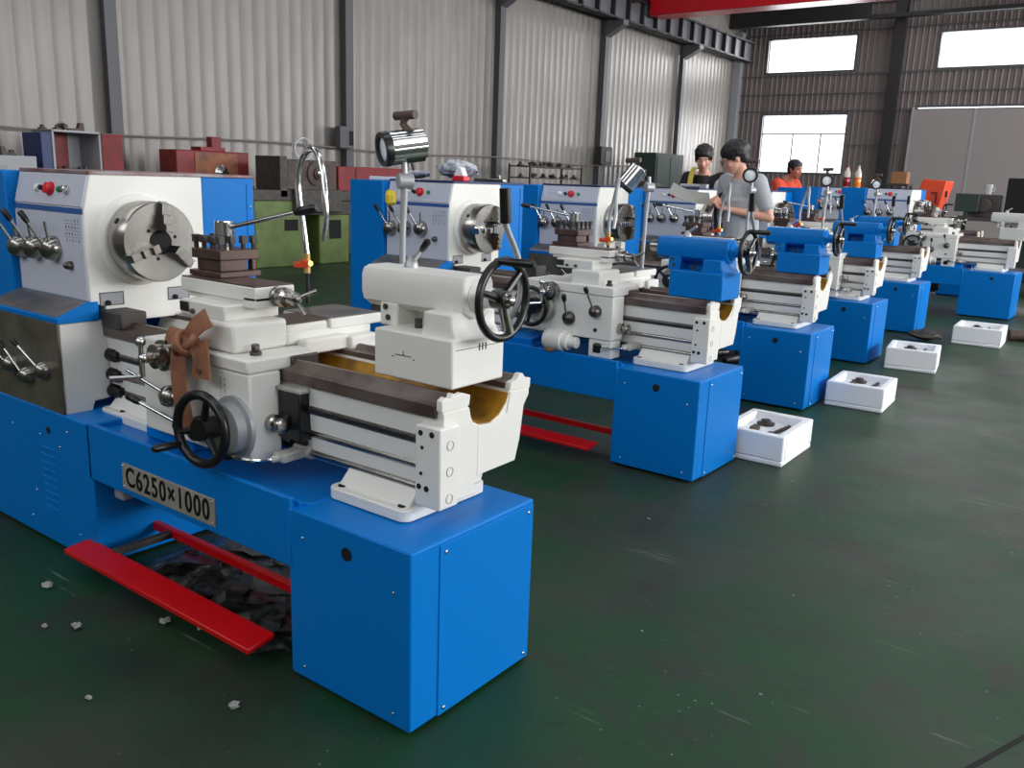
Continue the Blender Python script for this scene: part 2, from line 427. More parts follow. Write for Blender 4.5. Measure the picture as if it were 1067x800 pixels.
def build_lathe(label, loc, rz=0, ts='blue', variant='B', du=0.0, dtop=0.0, dts=0.0, sw=1.15, short=0.0, pedw=.475, first=False,
                lamp_dir=(-.8, -.55, -.2), lamp_open=True, hose=True, scale=1.0, detail=True, pedal=True, lamp=True, guard=False, lamp_off=(-.02, 0, .108), top='maroon', quill=0.0, dlamp=0.0, group=None):
    root = thing('lathe', label, 'lathe', (loc[0], loc[1], 0), rz, group); root.scale = (scale,)*3
    K = lambda s: None if first else s+'|%s|%s|%s' % (variant, ts, top)
    S = short
    # ---- blue base
    rp = obj('right_pedestal', lambda: MB().box(-pedw, 0, 0, .53, 0.012, .525).use(1).box(-pedw+.02, -.02, .02, .51, 0, .015), ['blue', 'hole'], root, .006, None, 'rp%.2f' % pedw)
    obj('access_panel', lambda: MB().box(-.001, .0035, .108, .524, .012, .512), 'blue', rp, .001, None, 'ap')
    if detail:
        multi('screw', [(.005, v, w) for (v, w) in ((.13, .49), (.50, .49), (.13, .03), (.50, .03))], lambda: MB().ell((0, 0, 0), .003, .006, .006, 10, 6), 'chrome', rp, 'scrx')
        multi('screw', [(u, -.001, w) for (u, w) in ((-pedw+.06, .45), (-.06, .40), (-pedw+.06, .05), (-.06, .05))], lambda: MB().ell((0, 0, 0), .005, .003, .005, 10, 6), 'chrome', rp, 'scry')
    obj('lifting_hole', lambda: MB().cyl((-.235, -.003, .455), (-.235, .01, .455), .019), 'hole', rp, 0, None, 'lh')
    L0 = -2.56+S
    lp = obj('left_pedestal', lambda: MB().box(L0+.06, -1.56+S, 0, .53, .012, .55).use(1).box(L0+.08, -1.6+S, .02, .51, 0, .015), ['blue', 'hole'], root, .006, None, 'lp%.1f' % S)
    if detail: multi('screw', [(u+S, -.001, w) for (u, w) in ((-2.15, .44), (-1.93, .44), (-2.0, .2), (-1.78, .42), (-1.72, .49), (-1.68, .10), (-2.05, .08))], lambda: MB().ell((0, 0, 0), .005, .003, .005, 10, 6), 'chrome', lp, 'scry')
    def louv():
        mb = MB()
        for i in range(9): mb.box(-1.93+S, -1.83+S, -.004, .002, .15+i*.03, .158+i*.03)
        return mb
    obj('vent_louvres', louv, 'blue', lp, .002, None, 'lou%.1f' % S)
    obj('keyhole', lambda: MB().cyl((-1.86+S, -.003, .47), (-1.86+S, .01, .47), .013), 'hole', lp, 0, None, 'kh%.1f' % S)
    def tray():
        a, b = -1.58+S, -pedw+.01
        mb = MB().box(a, b, 0.0, .02, .345, .555)                      # front apron sheet
        mb.prism([(.018, .548), (.06, .528), (.53, .528), (.53, .50), (.018, .50)], 'x', a, b+.02)   # tray floor
        mb.box(a, b, .50, .53, .36, .60)
        mb.box(b-.012, b+.004, -.004, .02, .345, .525)
        mb.prism([(.10, .53), (.10, .575), (.22, .59), (.40, .59), (.50, .53)], 'x', a+.22, a+.50)
        return mb
    obj('chip_tray', tray, 'blue', root, .005, None, 'tray%.1f%.2f' % (S, pedw))
    if first:
        pl = obj('name_plate', MB().box(-1.345, -.82, -.006, .0, .370, .462), 'plate', root, .002, 'grey metal plate with black model lettering')
        cu = bpy.data.curves.new('lettering', 'FONT'); cu.body = 'C6250\u00d71000'; cu.size = .088; cu.extrude = .0012; cu.offset = .0014
        cu.align_x = 'CENTER'; cu.align_y = 'CENTER'; cu.space_character = 1.16
        to = bpy.data.objects.new('t', cu); COL.objects.link(to)
        bpy.context.view_layer.update()
        me = bpy.data.meshes.new_from_object(to.evaluated_get(bpy.context.evaluated_depsgraph_get()))
        bpy.data.objects.remove(to)
        me.transform(Matrix.Diagonal((.49*1.72, 1, 1, 1)))
        xs = [v.co.x for v in me.vertices]; wdt = max(xs)-min(xs)
        me.transform(Matrix.Diagonal((.475/wdt, 1.10, 1, 1)))
        me.transform(Matrix.Translation((-1.082, -.0065, .416)) @ Matrix.Rotation(PI/2, 4, 'X'))
        me.materials.clear(); me.materials.append(MATS['black'])
        lo = bpy.data.objects.new('lettering', me); COL.objects.link(lo); lo.parent = pl
        multi('rivet', [(u, -.007, w) for u in (-1.335, -.83) for w in (.38, .452)], lambda: MB().ell((0, 0, 0), .004, .003, .004, 8, 6), 'chrome', pl, 'riv')
    # foot brake
    if pedal:
        obj('brake_pedal', lambda: MB().prism([(-.09, .088), (.008, .100), (.008, .085), (-.09, .070)], 'x', -1.63+S, -.56), 'red', root, .003, None, 'fb%.1f' % S)
        obj('brake_bar', lambda: MB().box(-1.60+S, -.50, .22, .245, .085, .118), 'red', root, .003, None, 'bb%.1f' % S)
        obj('pedal_arm', lambda: MB().box(-1.46+S, -1.43+S, -.0, .23, .088, .112), 'dark_iron', root, .003, None, 'pa%.1f' % S)
    def mot():
        mb = MB().cyl((-1.58+S, .30, .30), (-1.36+S, .30, .30), .085); mb.cyl((-1.36+S, .30, .30), (-1.33+S, .30, .30), .07)
        mb.use(1).box(-1.53+S, -1.47+S, .06, .12, .27, .345); return mb
    obj('brake_switch', mot, ['dark_steel', 'light_grey'], root, .004, None, 'mot%.1f' % S)
    # ---- bed
    B0 = -1.85+S
    prof = [(.205, .60), (.195, .66), (.185, .83), (.185, .850), (.222, .862), (.289, .850), (.297, .822), (.312, .795), (.345, .778), (.39, .775),
            (.43, .79), (.462, .82), (.478, .86), (.565, .850), (.568, .825), (.545, .80), (.53, .70), (.51, .637), (.33, .633), (.33, .58), (.23, .58)]
    bd = obj('bed', lambda: MB().prism(prof, 'x', B0, -.065), 'white', root, .004, None, 'bed%.1f' % S)
    obj('front_way', lambda: MB().prism([(.173, .826), (.172, .862), (.198, .868), (.216, .888), (.226, .888), (.240, .868), (.292, .868), (.292, .850), (.235, .848), (.19, .846), (.182, .826)], 'x', B0, -.082), 'way', bd, .002, None, 'fw%.1f' % S)
    obj('rear_way', lambda: MB().prism([(.474, .858), (.474, .876), (.508, .876), (.520, .892), (.532, .892), (.545, .874), (.572, .872), (.572, .845), (.56, .845)], 'x', B0, -.082), 'way', bd, .002, None, 'rw%.1f' % S)
    cav = [(.2975, .8225), (.3125, .796), (.345, .7795), (.39, .7765), (.43, .7915), (.462, .8215), (.472, .845)]
    obj('chip_channel', lambda: MB().prism(cav+[(p[0]-.001, p[1]+.004) for p in cav[::-1]], 'x', B0+.3, -.0665), 'ochre', bd, 0, 'ochre painted inner channel of the bed', 'cc%.1f' % S)
    def endcap():   # raised white lips of the rails on the bed end
        mb = MB()
        mb.prism([(.178, .846), (.178, .876), (.195, .884), (.214, .876), (.222, .892), (.232, .880), (.262, .885), (.295, .874), (.291, .846)], 'x', -.082, -.062)
        mb.prism([(.474, .856), (.478, .878), (.505, .882), (.52, .898), (.533, .898), (.548, .882), (.574, .878), (.572, .848)], 'x', -.082, -.062)
        mb.prism([(.19, .60), (.185, .84), (.29, .84), (.30, .80), (.33, .78), (.33, .633)], 'x', -.070, -.0605)
        mb.prism([(.462, .79), (.476, .85), (.566, .85), (.566, .83), (.543, .80), (.528, .70), (.508, .637), (.33, .634), (.33, .782), (.39, .774)], 'x', -.070, -.0605)
        return mb
    obj('end_casting', endcap, 'white', bd, .002, None, 'endcap')
    def foot(a, b, v1=.48):
        mb = MB(); r = .03
        pts = []
        for cx, cy, s0 in ((b-r, v1-r, 0), (a+r, v1-r, 1), (a+r, .125+r, 2), (b-r, .125+r, 3)):
            for i in range(5): th = (s0+i/4)*PI/2; pts.append((cx+r*math.cos(th), cy+r*math.sin(th)))
        mb.prism(pts, 'z', .527, .562)
        mb.prism([(.15, .56), (.19, .60), (.21, .64), (.5, .64), (.47, .56)], 'x', a+.02, b-.015)
        return mb
    f1 = obj('bed_foot', lambda: foot(-.456, -.14), 'white', root, .004, None, 'foot1')
    multi('foot_bolt', [(u, .155, .560) for u in (-.42, -.18)], lambda: MB().cyl((0, 0, 0), (0, 0, .0055), .013, .013, 14), 'hole', f1, 'fbolt')
    f2 = obj('bed_foot', lambda: foot(-1.72+S, -1.30+S), 'white', root, .004, None, 'foot2%.1f' % S)
    multi('foot_bolt', [(u+S, .155, .560) for u in (-1.60, -1.36)], lambda: MB().cyl((0, 0, 0), (0, 0, .0055), .013, .013, 14), 'hole', f2, 'fbolt')
    # ---- rods and end bracket
    br = obj('rod_bracket', lambda: MB().box(-.138, -.048, .158, .236, .578, .806), 'white', root, .005, None, 'rbr')
    if detail:
        for (u, w, r) in ((-.118, .785, .008), (-.078, .786, .0085), (-.112, .745, .0055), (-.115, .672, .0055), (-.122, .634, .008), (-.095, .632, .0085)):
            multi('bolt_hole', [(u, .1565, w)], lambda: MB().cyl((0, 0, 0), (0, .005, 0), r, r, 14), 'hole', br, 'bh%.4f' % r)
        multi('end_plug', [(-.0472, .198, w) for w in (.755, .682, .605)], lambda: MB().torus((0, 0, 0), (1, 0, 0), .013, .0014, 20, 6), 'dirty_white', br, 'plug')
    def screw():
        x = -1.70+S; pr = [(0, .014)]; t = .0; Ln = -.14-x
        while t < Ln-.009: pr += [(t+.002, .0180), (t+.0045, .0180), (t+.0065, .0155), (t+.009, .0155)]; t += .009
        return MB().lathe((x, .200, .752), (1, 0, 0), pr, 12)
    obj('lead_screw', screw, 'dark_steel', root, 0, 'threaded dark steel lead screw', 'ls%.1f' % S)
    obj('feed_rod', lambda: MB().cyl((-1.72+S, .200, .676), (-.14, .200, .676), .0125), 'steel', root, 0, None, 'fr%.1f' % S)
    obj('control_rod', lambda: MB().cyl((-1.72+S, .200, .612), (-.14, .200, .612), .0105), 'steel', root, 0, None, 'cr%.1f' % S)
    if detail: multi('rod_bushing', [(-1.74+S, .196, w) for w in (.752, .676, .612)], lambda: MB().lathe((0, 0, 0), (1, 0, 0), [(0, .026), (.05, .026), (.055, .022), (.075, .021)], 18), 'black', root, 'bush')
    obj('bed_stop', lambda: MB().box(-1.735+S, -1.60+S, .165, .27, .862, .925), 'dark_iron', root, .006, 'black block at the left end of the front way', 'bst%.1f' % S)
    obj('bed_stop', lambda: MB().box(-1.40+S, -1.32+S, .45, .56, .88, .94), 'dark_iron', root, .006, None, 'bsu%.1f' % S)
    # ---- feed gearbox
    G0 = -2.27+S; G1 = -1.74+S
    gb = obj('feed_gearbox', lambda: MB().prism([(.012, .545), (.012, .885), (.17, .885), (.19, .885), (.19, .585), (.125, .58), (.115, .545)], 'x', G0, G1), 'white', root, .006, None, 'gb%.1f' % S)
    obj('front_plate', lambda: MB().box(G0, G1+.002, .004, .013, .543, .887), 'gearplate', gb, .002, 'brownish brushed metal front plate', 'gp%.1f' % S)
    multi('selector_hub', [(u+S, .006, w) for (u, w) in ((-2.10, .69), (-1.975, .665), (-1.845, .705))], lambda: dome((0, 0, 0), .033, .045), 'steel', gb, 'shub')
    for i, (a, b) in enumerate((((-2.10, -.03, .70), (-2.14, -.06, .76)), ((-1.975, -.03, .68), (-2.06, -.05, .77)), ((-1.845, -.03, .72), (-1.93, -.06, .80)))):
        lever_to(gb, (a[0]+S, a[1], a[2]), (b[0]+S, b[1], b[2]), key='gl%d%.1f' % (i, S), name='selector_lever')
    obj('ledge', lambda: MB().prism([(.004, .885), (.004, .905), (.125, .955), (.16, .955), (.16, .885)], 'x', G0, G1+.006), 'blue', root, .003, 'sloping blue ledge between gearbox and headstock', 'ledge%.1f' % S)
    obj('ledge_tray', lambda: MB().prism([(.010, .9085), (.012, .9105), (.122, .957), (.122, .953)], 'x', G0, G1-.012), 'tray', root, 0, 'grey top sheet of the ledge', 'lt%.1f' % S)
    # ---- headstock
    hsp = [(.132, .94), (.132, 1.285), (.165, 1.412), (.62, 1.412), (.62, .87), (.19, .87), (.19, .94)]
    hs = obj('headstock', lambda: MB().prism(hsp, 'x', -2.262+S, -1.74+S), 'white', root, .005, None, 'hs%.1f' % S)
    obj('control_panel', lambda: MB().prism([(.1285, 1.296), (.158, 1.409), (.164, 1.409), (.135, 1.296)], 'x', -2.255+S, -1.748+S), 'panel', hs, .001, None, 'cp%.1f' % S)
    obj('speed_panel', lambda: MB().box(-2.255+S, -1.748+S, .1275, .1325, .958, 1.268), 'panel', hs, .001, None, 'sp%.1f' % S)
    obj('blue_band', lambda: MB().box(-2.257+S, -1.744+S, .1285, .134, 1.270, 1.290), 'stripe', hs, .001, None, 'bbd%.1f' % S)
    def chart(u0, u1, v, w0, w1, nr, nc, sd):
        r = random.Random(sd); mb = MB(); hh = (w1-w0)/nr; ww = (u1-u0)/nc
        for a in range(nr):
            z = w0+hh*(a+.5)
            if a < nr-1: mb.box(u0, u1, v-.0004, v+.0008, z+hh*.48, z+hh*.52)
            for b in range(nc):
                x = u0+ww*(b+.5); q = r.uniform(.15, .38)
                mb.box(x-ww*q, x+ww*q*.6, v-.0004, v+.0008, z-hh*.08, z+hh*.02)
                if r.random() < .6: mb.box(x-ww*.05, x+ww*.02, v-.0004, v+.0008, z-hh*.3, z+hh*.25)
        return mb
    if detail: obj('speed_chart', lambda: chart(-1.875+S, -1.765+S, .1272, 1.16, 1.257, 4, 5, 3), 'chart', hs, 0, 'etched speed chart on the panel', 'sch%.1f' % S)
    obj('top_tray', lambda: MB().box(-2.265+S, -1.738+S, .16, .87, 1.412, 1.424), top, root, .002, None, K('tt%.1f' % S))
    multi('speed_hub', [(u+S, .128, w) for u, w in ((-2.215, 1.125), (-2.09, 1.13), (-1.955, 1.135))], lambda: dome((0, 0, 0), .046, .055), 'steel', hs, 'sphub')
    for i, u in enumerate((-2.215, -2.09, -1.955)):
        lever_to(hs, (u+S, .09, 1.14), (u-.045+S, .045, 1.245), r=.006, gl=.05, gr=.011, key='hl%d%.1f' % (i, S), name='speed_lever')
        lever_to(hs, (u+.012+S, .10, 1.14), (u+.02+S, .085, 1.235), None, r=.0055, key='hm%d%.1f' % (i, S), name='pointer_lever')
    obj('small_knob', lambda: dome((-1.845+S, .128, 1.08), .016, .03), 'dark_steel', hs, 0, None, 'sk%.1f' % S)
    for nm, u, m_, r, pr in (('pilot_light', -2.09, 'lens', .013, .012), ('selector_switch', -2.035, 'black', .010, .020), ('stop_button', -1.985, 'button_red', .021, .022),
                             ('start_button', -1.92, 'button_green', .010, .010)) + ((('jog_button', -1.865, 'chrome', .013, .02),) if first else ()):
        nd = Vector((0, -1, .26)).normalized()
        obj(nm, lambda: MB().lathe((u+S, .143, 1.352), nd, [(0, r*1.25), (pr*.3, r*1.25), (pr*.35, r), (pr, r), (pr*1.1, r*.8)], 16), m_, hs, 0, None, nm+'%.1f' % S)
    def pocket():
        mb = MB()
        for a in ((0, .095, -.002, .002), (0, .095, .045, .049), (0, .004, -.002, .049), (.091, .095, -.002, .049)): mb.box(-.0005, .0015, *a)
        mb.use(2).box(-.0002, .0008, .002, .093, .0, .047)
        mb.use(1).lathe((-.001, .030, .010), (1, 0, 0), [(0, .010), (.012, .010), (.013, .006)], 8)
        return mb
    multi('bolt_pocket', [(-1.74+S, v, .937) for v in (.168, .445)], pocket, ['dark_steel', 'hole', 'light_grey'], hs, 'pocket')
    obj('electrical_cabinet', lambda: MB().box(-2.24+S, -1.742+S, .621, .868, .53, 1.412).box(-1.745+S, -1.7385+S, .83, .836, .56, 1.39).use(1).box(-1.745+S, -1.737+S, .845, .855, 1.29, 1.30), ['blue', 'chrome'], root, .004, None, 'ec%.1f' % S)
    obj('gear_cover', lambda: MB().box(L0, -2.264+S, .10, .62, .46, 1.412), 'blue', root, .006, None, 'gc%.1f' % S)
    if guard: obj('splash_guard', MB().box(-1.94, -1.44, .875, .885, .95, 1.47), 'blue', root, .003)
    # ---- chuck
    hx = -1.74+S
    ch = obj('chuck', lambda: MB().lathe((hx+.012, .34, sw), (1, 0, 0), [(0, .12), (.02, .138), (.026, .147), (.125, .147), (.131, .143), (.131, .045), (.06, .043)], 48), 'steel', root, 0, None, 'cb%.2f%.1f' % (sw, S))
    obj('spindle_flange', lambda: MB().lathe((hx, .34, sw), (1, 0, 0), [(0, .172), (.012, .168), (.02, .155)], 40), 'white', hs, 0, None, 'sf%.2f%.1f' % (sw, S))
    def bore():
        m = MB().cyl((hx+.05, .34, sw), (hx+.141, .34, sw), .043)
        return m
    obj('bore', bore, 'hole', ch, 0, None, 'bore%.2f%.1f' % (sw, S))
    multi('screw_hole', [(hx+.1425, .34+.062*math.cos(i*PI/3+.3), sw+.062*math.sin(i*PI/3+.3)) for i in range(6)], lambda: MB().cyl((0, 0, 0), (.002, 0, 0), .0065, .0065, 10), 'hole', ch, 'schole')
    for a in (2.6, .9): multi('key_socket', [(hx+.075, .34+.13*math.cos(a), sw+.13*math.sin(a))], lambda: MB().cyl((0, 0, 0), (0, .0185*math.cos(a), .0185*math.sin(a)), .012, .012, 12), 'hole', ch, 'ks%.1f' % a)
    ja = {'A': 1.45, 'B': 3.2}[variant]
    for i in range(3):
        def jaw():
            m = MB()
            m.prism([(.040, -.004), (.040, .060), (.068, .060), (.070, .044), (.100, .044), (.102, .030), (.140, .030), (.150, -.004)], 'y', -.0165, .0165)
            return m.xf(Matrix.Translation((hx+.142, .34, sw)) @ Matrix.Rotation(ja+i*2*PI/3, 4, 'X') @ Matrix(((0, 0, 1, 0), (1, 0, 0, 0), (0, 1, 0, 0), (0, 0, 0, 1))) @ Matrix.Diagonal((1, 1, 1, 1)))
        obj('jaw', jaw, 'steel', ch, .002, None, 'jaw%d%s%.2f%.1f' % (i, variant, sw, S))
    # ---- carriage: apron and saddle
    if variant == 'A':
        ap = lambda: MB().box(-1.27, -.70, .05, .165, .590, .862).box(-1.25, -.70, .045, .315, .862, .905).box(-1.20, -.76, .315, .50, .876, .925).box(-1.22, -.74, .49, .62, .872, .918)
    else:
        ap = lambda: MB().box(-1.27, -.70, .05, .165, .640, .872).box(-1.27, -.70, .045, .315, .872, .922).box(-1.20, -.76, .315, .50, .885, .93).box(-1.22, -.74, .49, .62, .878, .925)
    cg = obj('carriage', ap, 'white', root, .007, None, 'apron'+variant); cg.location = (du+S*.6, 0, 0)
    obj('way_wiper', lambda: MB().box(-.70, -.69, .20, .305, .845, .90), 'dark_steel', cg, .004, None, 'wip')
    if variant == 'A':
        obj('half_nut_box', lambda: MB().box(-.70, -.60, .15, .24, .655, .805).box(-.70, -.62, .19, .24, .60, .66), 'black', cg, .004, None, 'hnb')
        obj('half_nut_cap', lambda: MB().prism([(-.70, .142), (-.59, .148), (-.59, .23), (-.70, .242)], 'z', .805, .818), 'dirty_white', cg, .003, None, 'hnc')
    obj('feed_knob', lambda: MB().lathe((-.70, .125, .705), (1, 0, 0), [(0, .026), (.022, .028), (.026, .018), (.045, .02), (.050, .026), (.06, .024), (.066, .01)], 12), 'steel', cg, 0, None, 'fk')
    rl = obj('reversing_clevis', lambda: MB().cyl((-.675, .20, .612), (-.60, .20, .612), .022, .022, 12).box(-.665, -.615, .10, .20, .598, .624).cyl((-.64, .10, .611), (-.64, .075, .611), .012, .010, 10), 'dirty_white', cg, .003, None, 'rcl')
    obj('reversing_lever', lambda: MB().tube([(-.64, .09, .611), (-.655, .055, .611), (-.69, .022, .613), (-.735, .005, .618)], .006, 8).use(1).lathe((-.73, .007, .6175), (-.8, -.3, .06), [(0, .008), (.01, .014), (.035, .016), (.042, .010)], 14), ['chrome', 'black'], cg, 0, None, 'rev')
    if variant == 'A':
        hc = obj('dial_ring', MB().lathe((-.775, .05, .692), (0, -1, 0), [(0, .098), (.012, .096), (.014, .078), (.045, .076), (.048, .070)], 36), 'grey_metal', cg)
        hw = handwheel(MB(), (-.802, -.05, .698), (.10, -1, .03), .104, .0145, 3, .034, .07, -.7)
        obj('hand_wheel', hw, 'black', cg, 0, 'black three-spoked apron handwheel')
        obj('wheel_handle', MB().lathe((-.885, -.06, .64), (-.05, -1, .02), [(0, .007), (.01, .0115), (.085, .0125), (.095, .008)], 14), 'black', cg)
        obj('apron_hub', MB().lathe((-1.085, .05, .735), (0, -1, 0), [(0, .034), (.03, .036), (.045, .028), (.055, .004)], 22), 'steel', cg)
        obj('apron_hub', MB().lathe((-.955, .05, .652), (0, -1, 0), [(0, .040), (.03, .038), (.04, .02)], 22), 'dark_steel', cg)
        lever_to(cg, (-1.085, .01, .75), (-1.22, -.035, .81), None, r=.006, name='apron_lever')
        lever_to(cg, (-.955, .01, .655), (-1.19, -.03, .715), r=.0065, gl=.06, gr=.012, name='apron_lever')
        obj('plug_screw', MB().lathe((-1.10, .05, .628), (0, -1, 0), [(0, .011), (.004, .011), (.0045, .007)], 14), 'dark_steel', cg)
        obj('etched_chart', chart(-.85, -.81, .0497, .77, .84, 4, 2, 5), 'chart', cg)
        obj('oil_cap', MB().lathe((-.76, .12, .905), (0, 0, 1), [(0, .018), (.012, .018), (.013, .012), (.03, .013), (.034, .01)], 8), 'dark_steel', cg)
    else:
        obj('dial_ring', lambda: MB().lathe((-1.15, .05, .785), (0, -1, 0), [(0, .10), (.010, .098), (.012, .082), (.040, .08)], 36), 'dirty_white', cg, 0, None, 'drB')
        obj('hand_wheel', lambda: handwheel(MB(), (-1.16, -.04, .785), (.05, -1, 0), .10, .012, 3, .045, .06, .4), 'black', cg, 0, None, 'hwB')
        obj('apron_hub', lambda: MB().lathe((-.965, .05, .735), (0, -1, 0), [(0, .037), (.02, .036), (.035, .02), (.04, .004)], 22), 'dark_steel', cg, 0, None, 'ahB')
        obj('apron_hub', lambda: MB().lathe((-.80, .05, .79), (0, -1, 0), [(0, .032), (.03, .03), (.045, .02), (.05, .004)], 22), 'dark_steel', cg, 0, None, 'ahC')
        lever_to(cg, (-.965, .02, .745), (-.96, -.02, .845), r=.006, gl=.04, gr=.013, key='alB1', name='apron_lever')
        lever_to(cg, (-.80, .02, .80), (-.825, -.02, .90), r=.006, gl=.035, gr=.012, key='alB2', name='apron_lever')
        obj('plug_screw', lambda: MB().lathe((-.80, .05, .69), (0, -1, 0), [(0, .011), (.004, .011), (.0045, .007)], 14), 'dark_steel', cg, 0, None, 'psB')
        fm = obj('feed_motor', lambda: MB().lathe((-1.10, .02, .612), (1, 0, 0), [(0, .02), (.012, .048), (.03, .056), (.125, .056), (.13, .045), (.16, .045), (.165, .03), (.21, .03)], 24), 'white', cg, 0, 'white rapid feed motor below the apron', 'fmB')
        obj('terminal_cap', lambda: MB().ell((-1.05, .0, .56), .035, .02, .016), 'cardboard', cg, 0, None, 'tcB')
        sb = obj('oil_pump_box', lambda: MB().box(-.84, -.70, .055, .15, .545, .638), 'white', cg, .005, None, 'opB')
        obj('sight_glass', lambda: MB().box(-.81, -.765, .05, .056, .57, .615), 'hole', cg, .002, None, 'sgB')
        obj('oil_cap', lambda: MB().lathe((-.76, .10, .922), (0, 0, 1), [(0, .018), (.012, .018), (.013, .012), (.03, .013)], 8), 'dark_steel', cg, 0, None, 'ocB')
    # ---- cross slide
    cs = obj('cross_slide', lambda: MB().box(-.985, -.80, .072, .275, .905, .997).box(-.985, -.80, .27, .64, .905, .950).box(-.98, -.805, .27, .45, .94, .974), 'white', root, .012, None, 'csb'); cs.location = (du+dtop+S*.6, 0, 0)
    obj('slide_face', lambda: MB().box(-.975, -.808, .278, .45, .972, .977), 'cosmoline', cs, .001, None, 'csf')
    obj('chip_guard', lambda: MB().box(-1.04, -.795, .448, .685, .940, .976), 'white', cs, .006, None, 'cgd')
    obj('guard_top', lambda: MB().box(-1.036, -.799, .452, .681, .9755, .9785), 'tray', cs, .001, None, 'cgt')
    obj('swivel_base', lambda: MB().box(-1.09, -.86, .085, .29, .995, .1+.945), 'white', cs, .006, None, 'swb')
    obj('swivel_notch', lambda: MB().box(-1.085, -1.04, .08, .088, 1.008, 1.038), 'dark_steel', cs, .002, None, 'swn')
    multi('swivel_bolt', [(u, .083, 1.012) for u in (-1.02, -.965)], lambda: MB().ell((0, 0, 0), .012, .01, .008, 10, 6), 'dark_steel', cs, 'swb_')
    obj('compound_slide', lambda: MB().box(-1.19, -.80, .155, .305, 1.055, 1.100).box(-1.17, -.86, .165, .295, 1.040, 1.060).box(-.86, -.80, .155, .305, 1.035, 1.07), 'white', cs, .004, None, 'cps')
    obj('slide_top', lambda: MB().box(-1.187, -.804, .158, .302, 1.099, 1.104), 'cosmoline', cs, .001, None, 'cpt')
    cd = obj('compound_dial', lambda: MB().lathe((-.80, .235, 1.07), (1, 0, 0), [(0, .030), (.012, .031), (.014, .027), (.035, .027), (.036, .031), (.05, .030), (.055, .018), (.08, .016), (.082, .022), (.095, .02)], 24), 'steel', cs, 0, None, 'cdi')
    def chd():
        m = MB()
        for a in (.6, 2.7, 4.8): m.cyl((-.712, .235, 1.07), (-.70+.03, .235+.06*math.cos(a), 1.07+.045*math.sin(a)), .0055, .0065, 10)
        return m.ell((-.712, .235, 1.07), .018)
    obj('compound_handle', chd, 'steel', cs, 0, None, 'chd')
    # cross feed screw dial and ball crank on the apron top
    xd = obj('cross_dial', lambda: MB().lathe((-1.075, .06, .872), (0, -1, 0), [(0, .044), (.03, .044), (.032, .050), (.058, .050), (.060, .040), (.085, .039), (.09, .018), (.115, .016)], 28), 'steel', cs, 0, None, 'xdi')
    def crank():
        m = MB().cyl((-1.075, -.065, .92), (-1.075, -.065, .815), .007, .009, 12).ell((-1.075, -.065, .925), .016).ell((-1.075, -.058, .873), .017)
        m.cyl((-1.075, -.065, .815), (-1.115, -.15, .815), .006, .009, 12); return m
    obj('crank_handle', crank, 'chrome', cs, 0, None, 'xcr')
    # ---- tool post
    def tpb():
        m = MB().box(-1.20, -1.03, .195, .355, 1.104, 1.122).box(-1.175, -1.05, .21, .315, 1.122, 1.162).box(-1.075, -1.05, .335, .352, 1.122, 1.162)
        return m.box(-1.19, -1.035, .20, .352, 1.160, 1.192)
    tp = obj('tool_post', tpb, 'cosmoline', root, .003, None, 'tpb'); tp.location = (du+dtop+S*.6, 0, 0)
    multi('clamp_bolt', [(u, v, 1.19) for (u, v) in ((-1.178, .212), (-1.135, .212), (-1.09, .212), (-1.048, .212), (-1.048, .255), (-1.048, .30), (-1.048, .34), (-1.178, .34), (-1.178, .28))],
          lambda: MB().cyl((0, 0, 0), (0, 0, .035), .008, .008, 8).box(-.010, .010, -.010, .010, .022, .046), 'dark_iron', tp, 'bolt')
    obj('locking_hub', lambda: MB().lathe((-1.112, .275, 1.19), (0, 0, 1), [(0, .022), (.03, .024), (.032, .033), (.088, .032), (.092, .028)], 26), 'chrome', tp, 0, None, 'lhb')
    if variant == 'A': lever_to(tp, (-1.09, .28, 1.262), (-.79, .34, 1.33), r=.0075, gl=.085, gr=.015, name='locking_lever')
    else: lever_to(tp, (-1.12, .27, 1.262), (-1.385, .20, 1.305), r=.0065, gl=.055, gr=.012, key='tlv', name='locking_lever')
    # ---- tailstock
    def tsm():
        m = MB().box(-.385, -.09, .248, .475, .889, 1.025)
        pts = [(.315, 1.09), (.308, 1.115), (.308, 1.165), (.316, 1.183), (.335, 1.190), (.41, 1.190), (.428, 1.183), (.436, 1.165), (.436, 1.11), (.425, 1.085), (.40, 1.07), (.345, 1.07)]
        m.prism(pts, 'x', -.50, -.105); m.lathe((-.106, .372, 1.132), (1, 0, 0), [(0, .050), (.012, .042), (.02, .030), (.06, .026)], 28)
        m.lathe((-.499, .372, 1.132), (-1, 0, 0), [(0, .05), (.01, .036)], 24)
        m.box(-.43, -.36, .315, .44, 1.02, 1.09).box(-.37, -.20, .405, .445, 1.02, 1.09)
        m.prism([(-.225, 1.02), (-.215, 1.05), (-.215, 1.09), (-.115, 1.09), (-.112, 1.05), (-.095, 1.02)], 'y', .268, .46)
        return m
    tk = obj('tailstock', tsm, ts, root, .006, None, 'tsm'+ts); tk.location = (dts, 0, 0)
    obj('clamp_nut', lambda: MB().cyl((-.29, .33, 1.022), (-.29, .33, 1.052), .011, .011, 6), 'dark_iron', tk, 0, None, 'tcn')
    multi('set_screw', [(-.405, .311, 1.075), (-.395, .311, 1.045)], lambda: MB().cyl((0, 0, 0), (0, .012, 0), .009, .009, 10), 'dark_iron', tk, 'sets')
    obj('quill', lambda: MB().cyl((-.51-quill, .372, 1.132), (-.45, .372, 1.132), .028).cyl((-.515-quill, .372, 1.132), (-.51-quill, .372, 1.132), .012), 'steel', tk, 0, None, 'ql%.2f' % quill)
    hw = obj('tailstock_wheel', lambda: handwheel(MB(), (-.02, .372, 1.132), (1, .0, 0), .105, .0115, 3, .026, .03, .25), 'black', tk, 0, 'black tailstock handwheel', 'tsw')
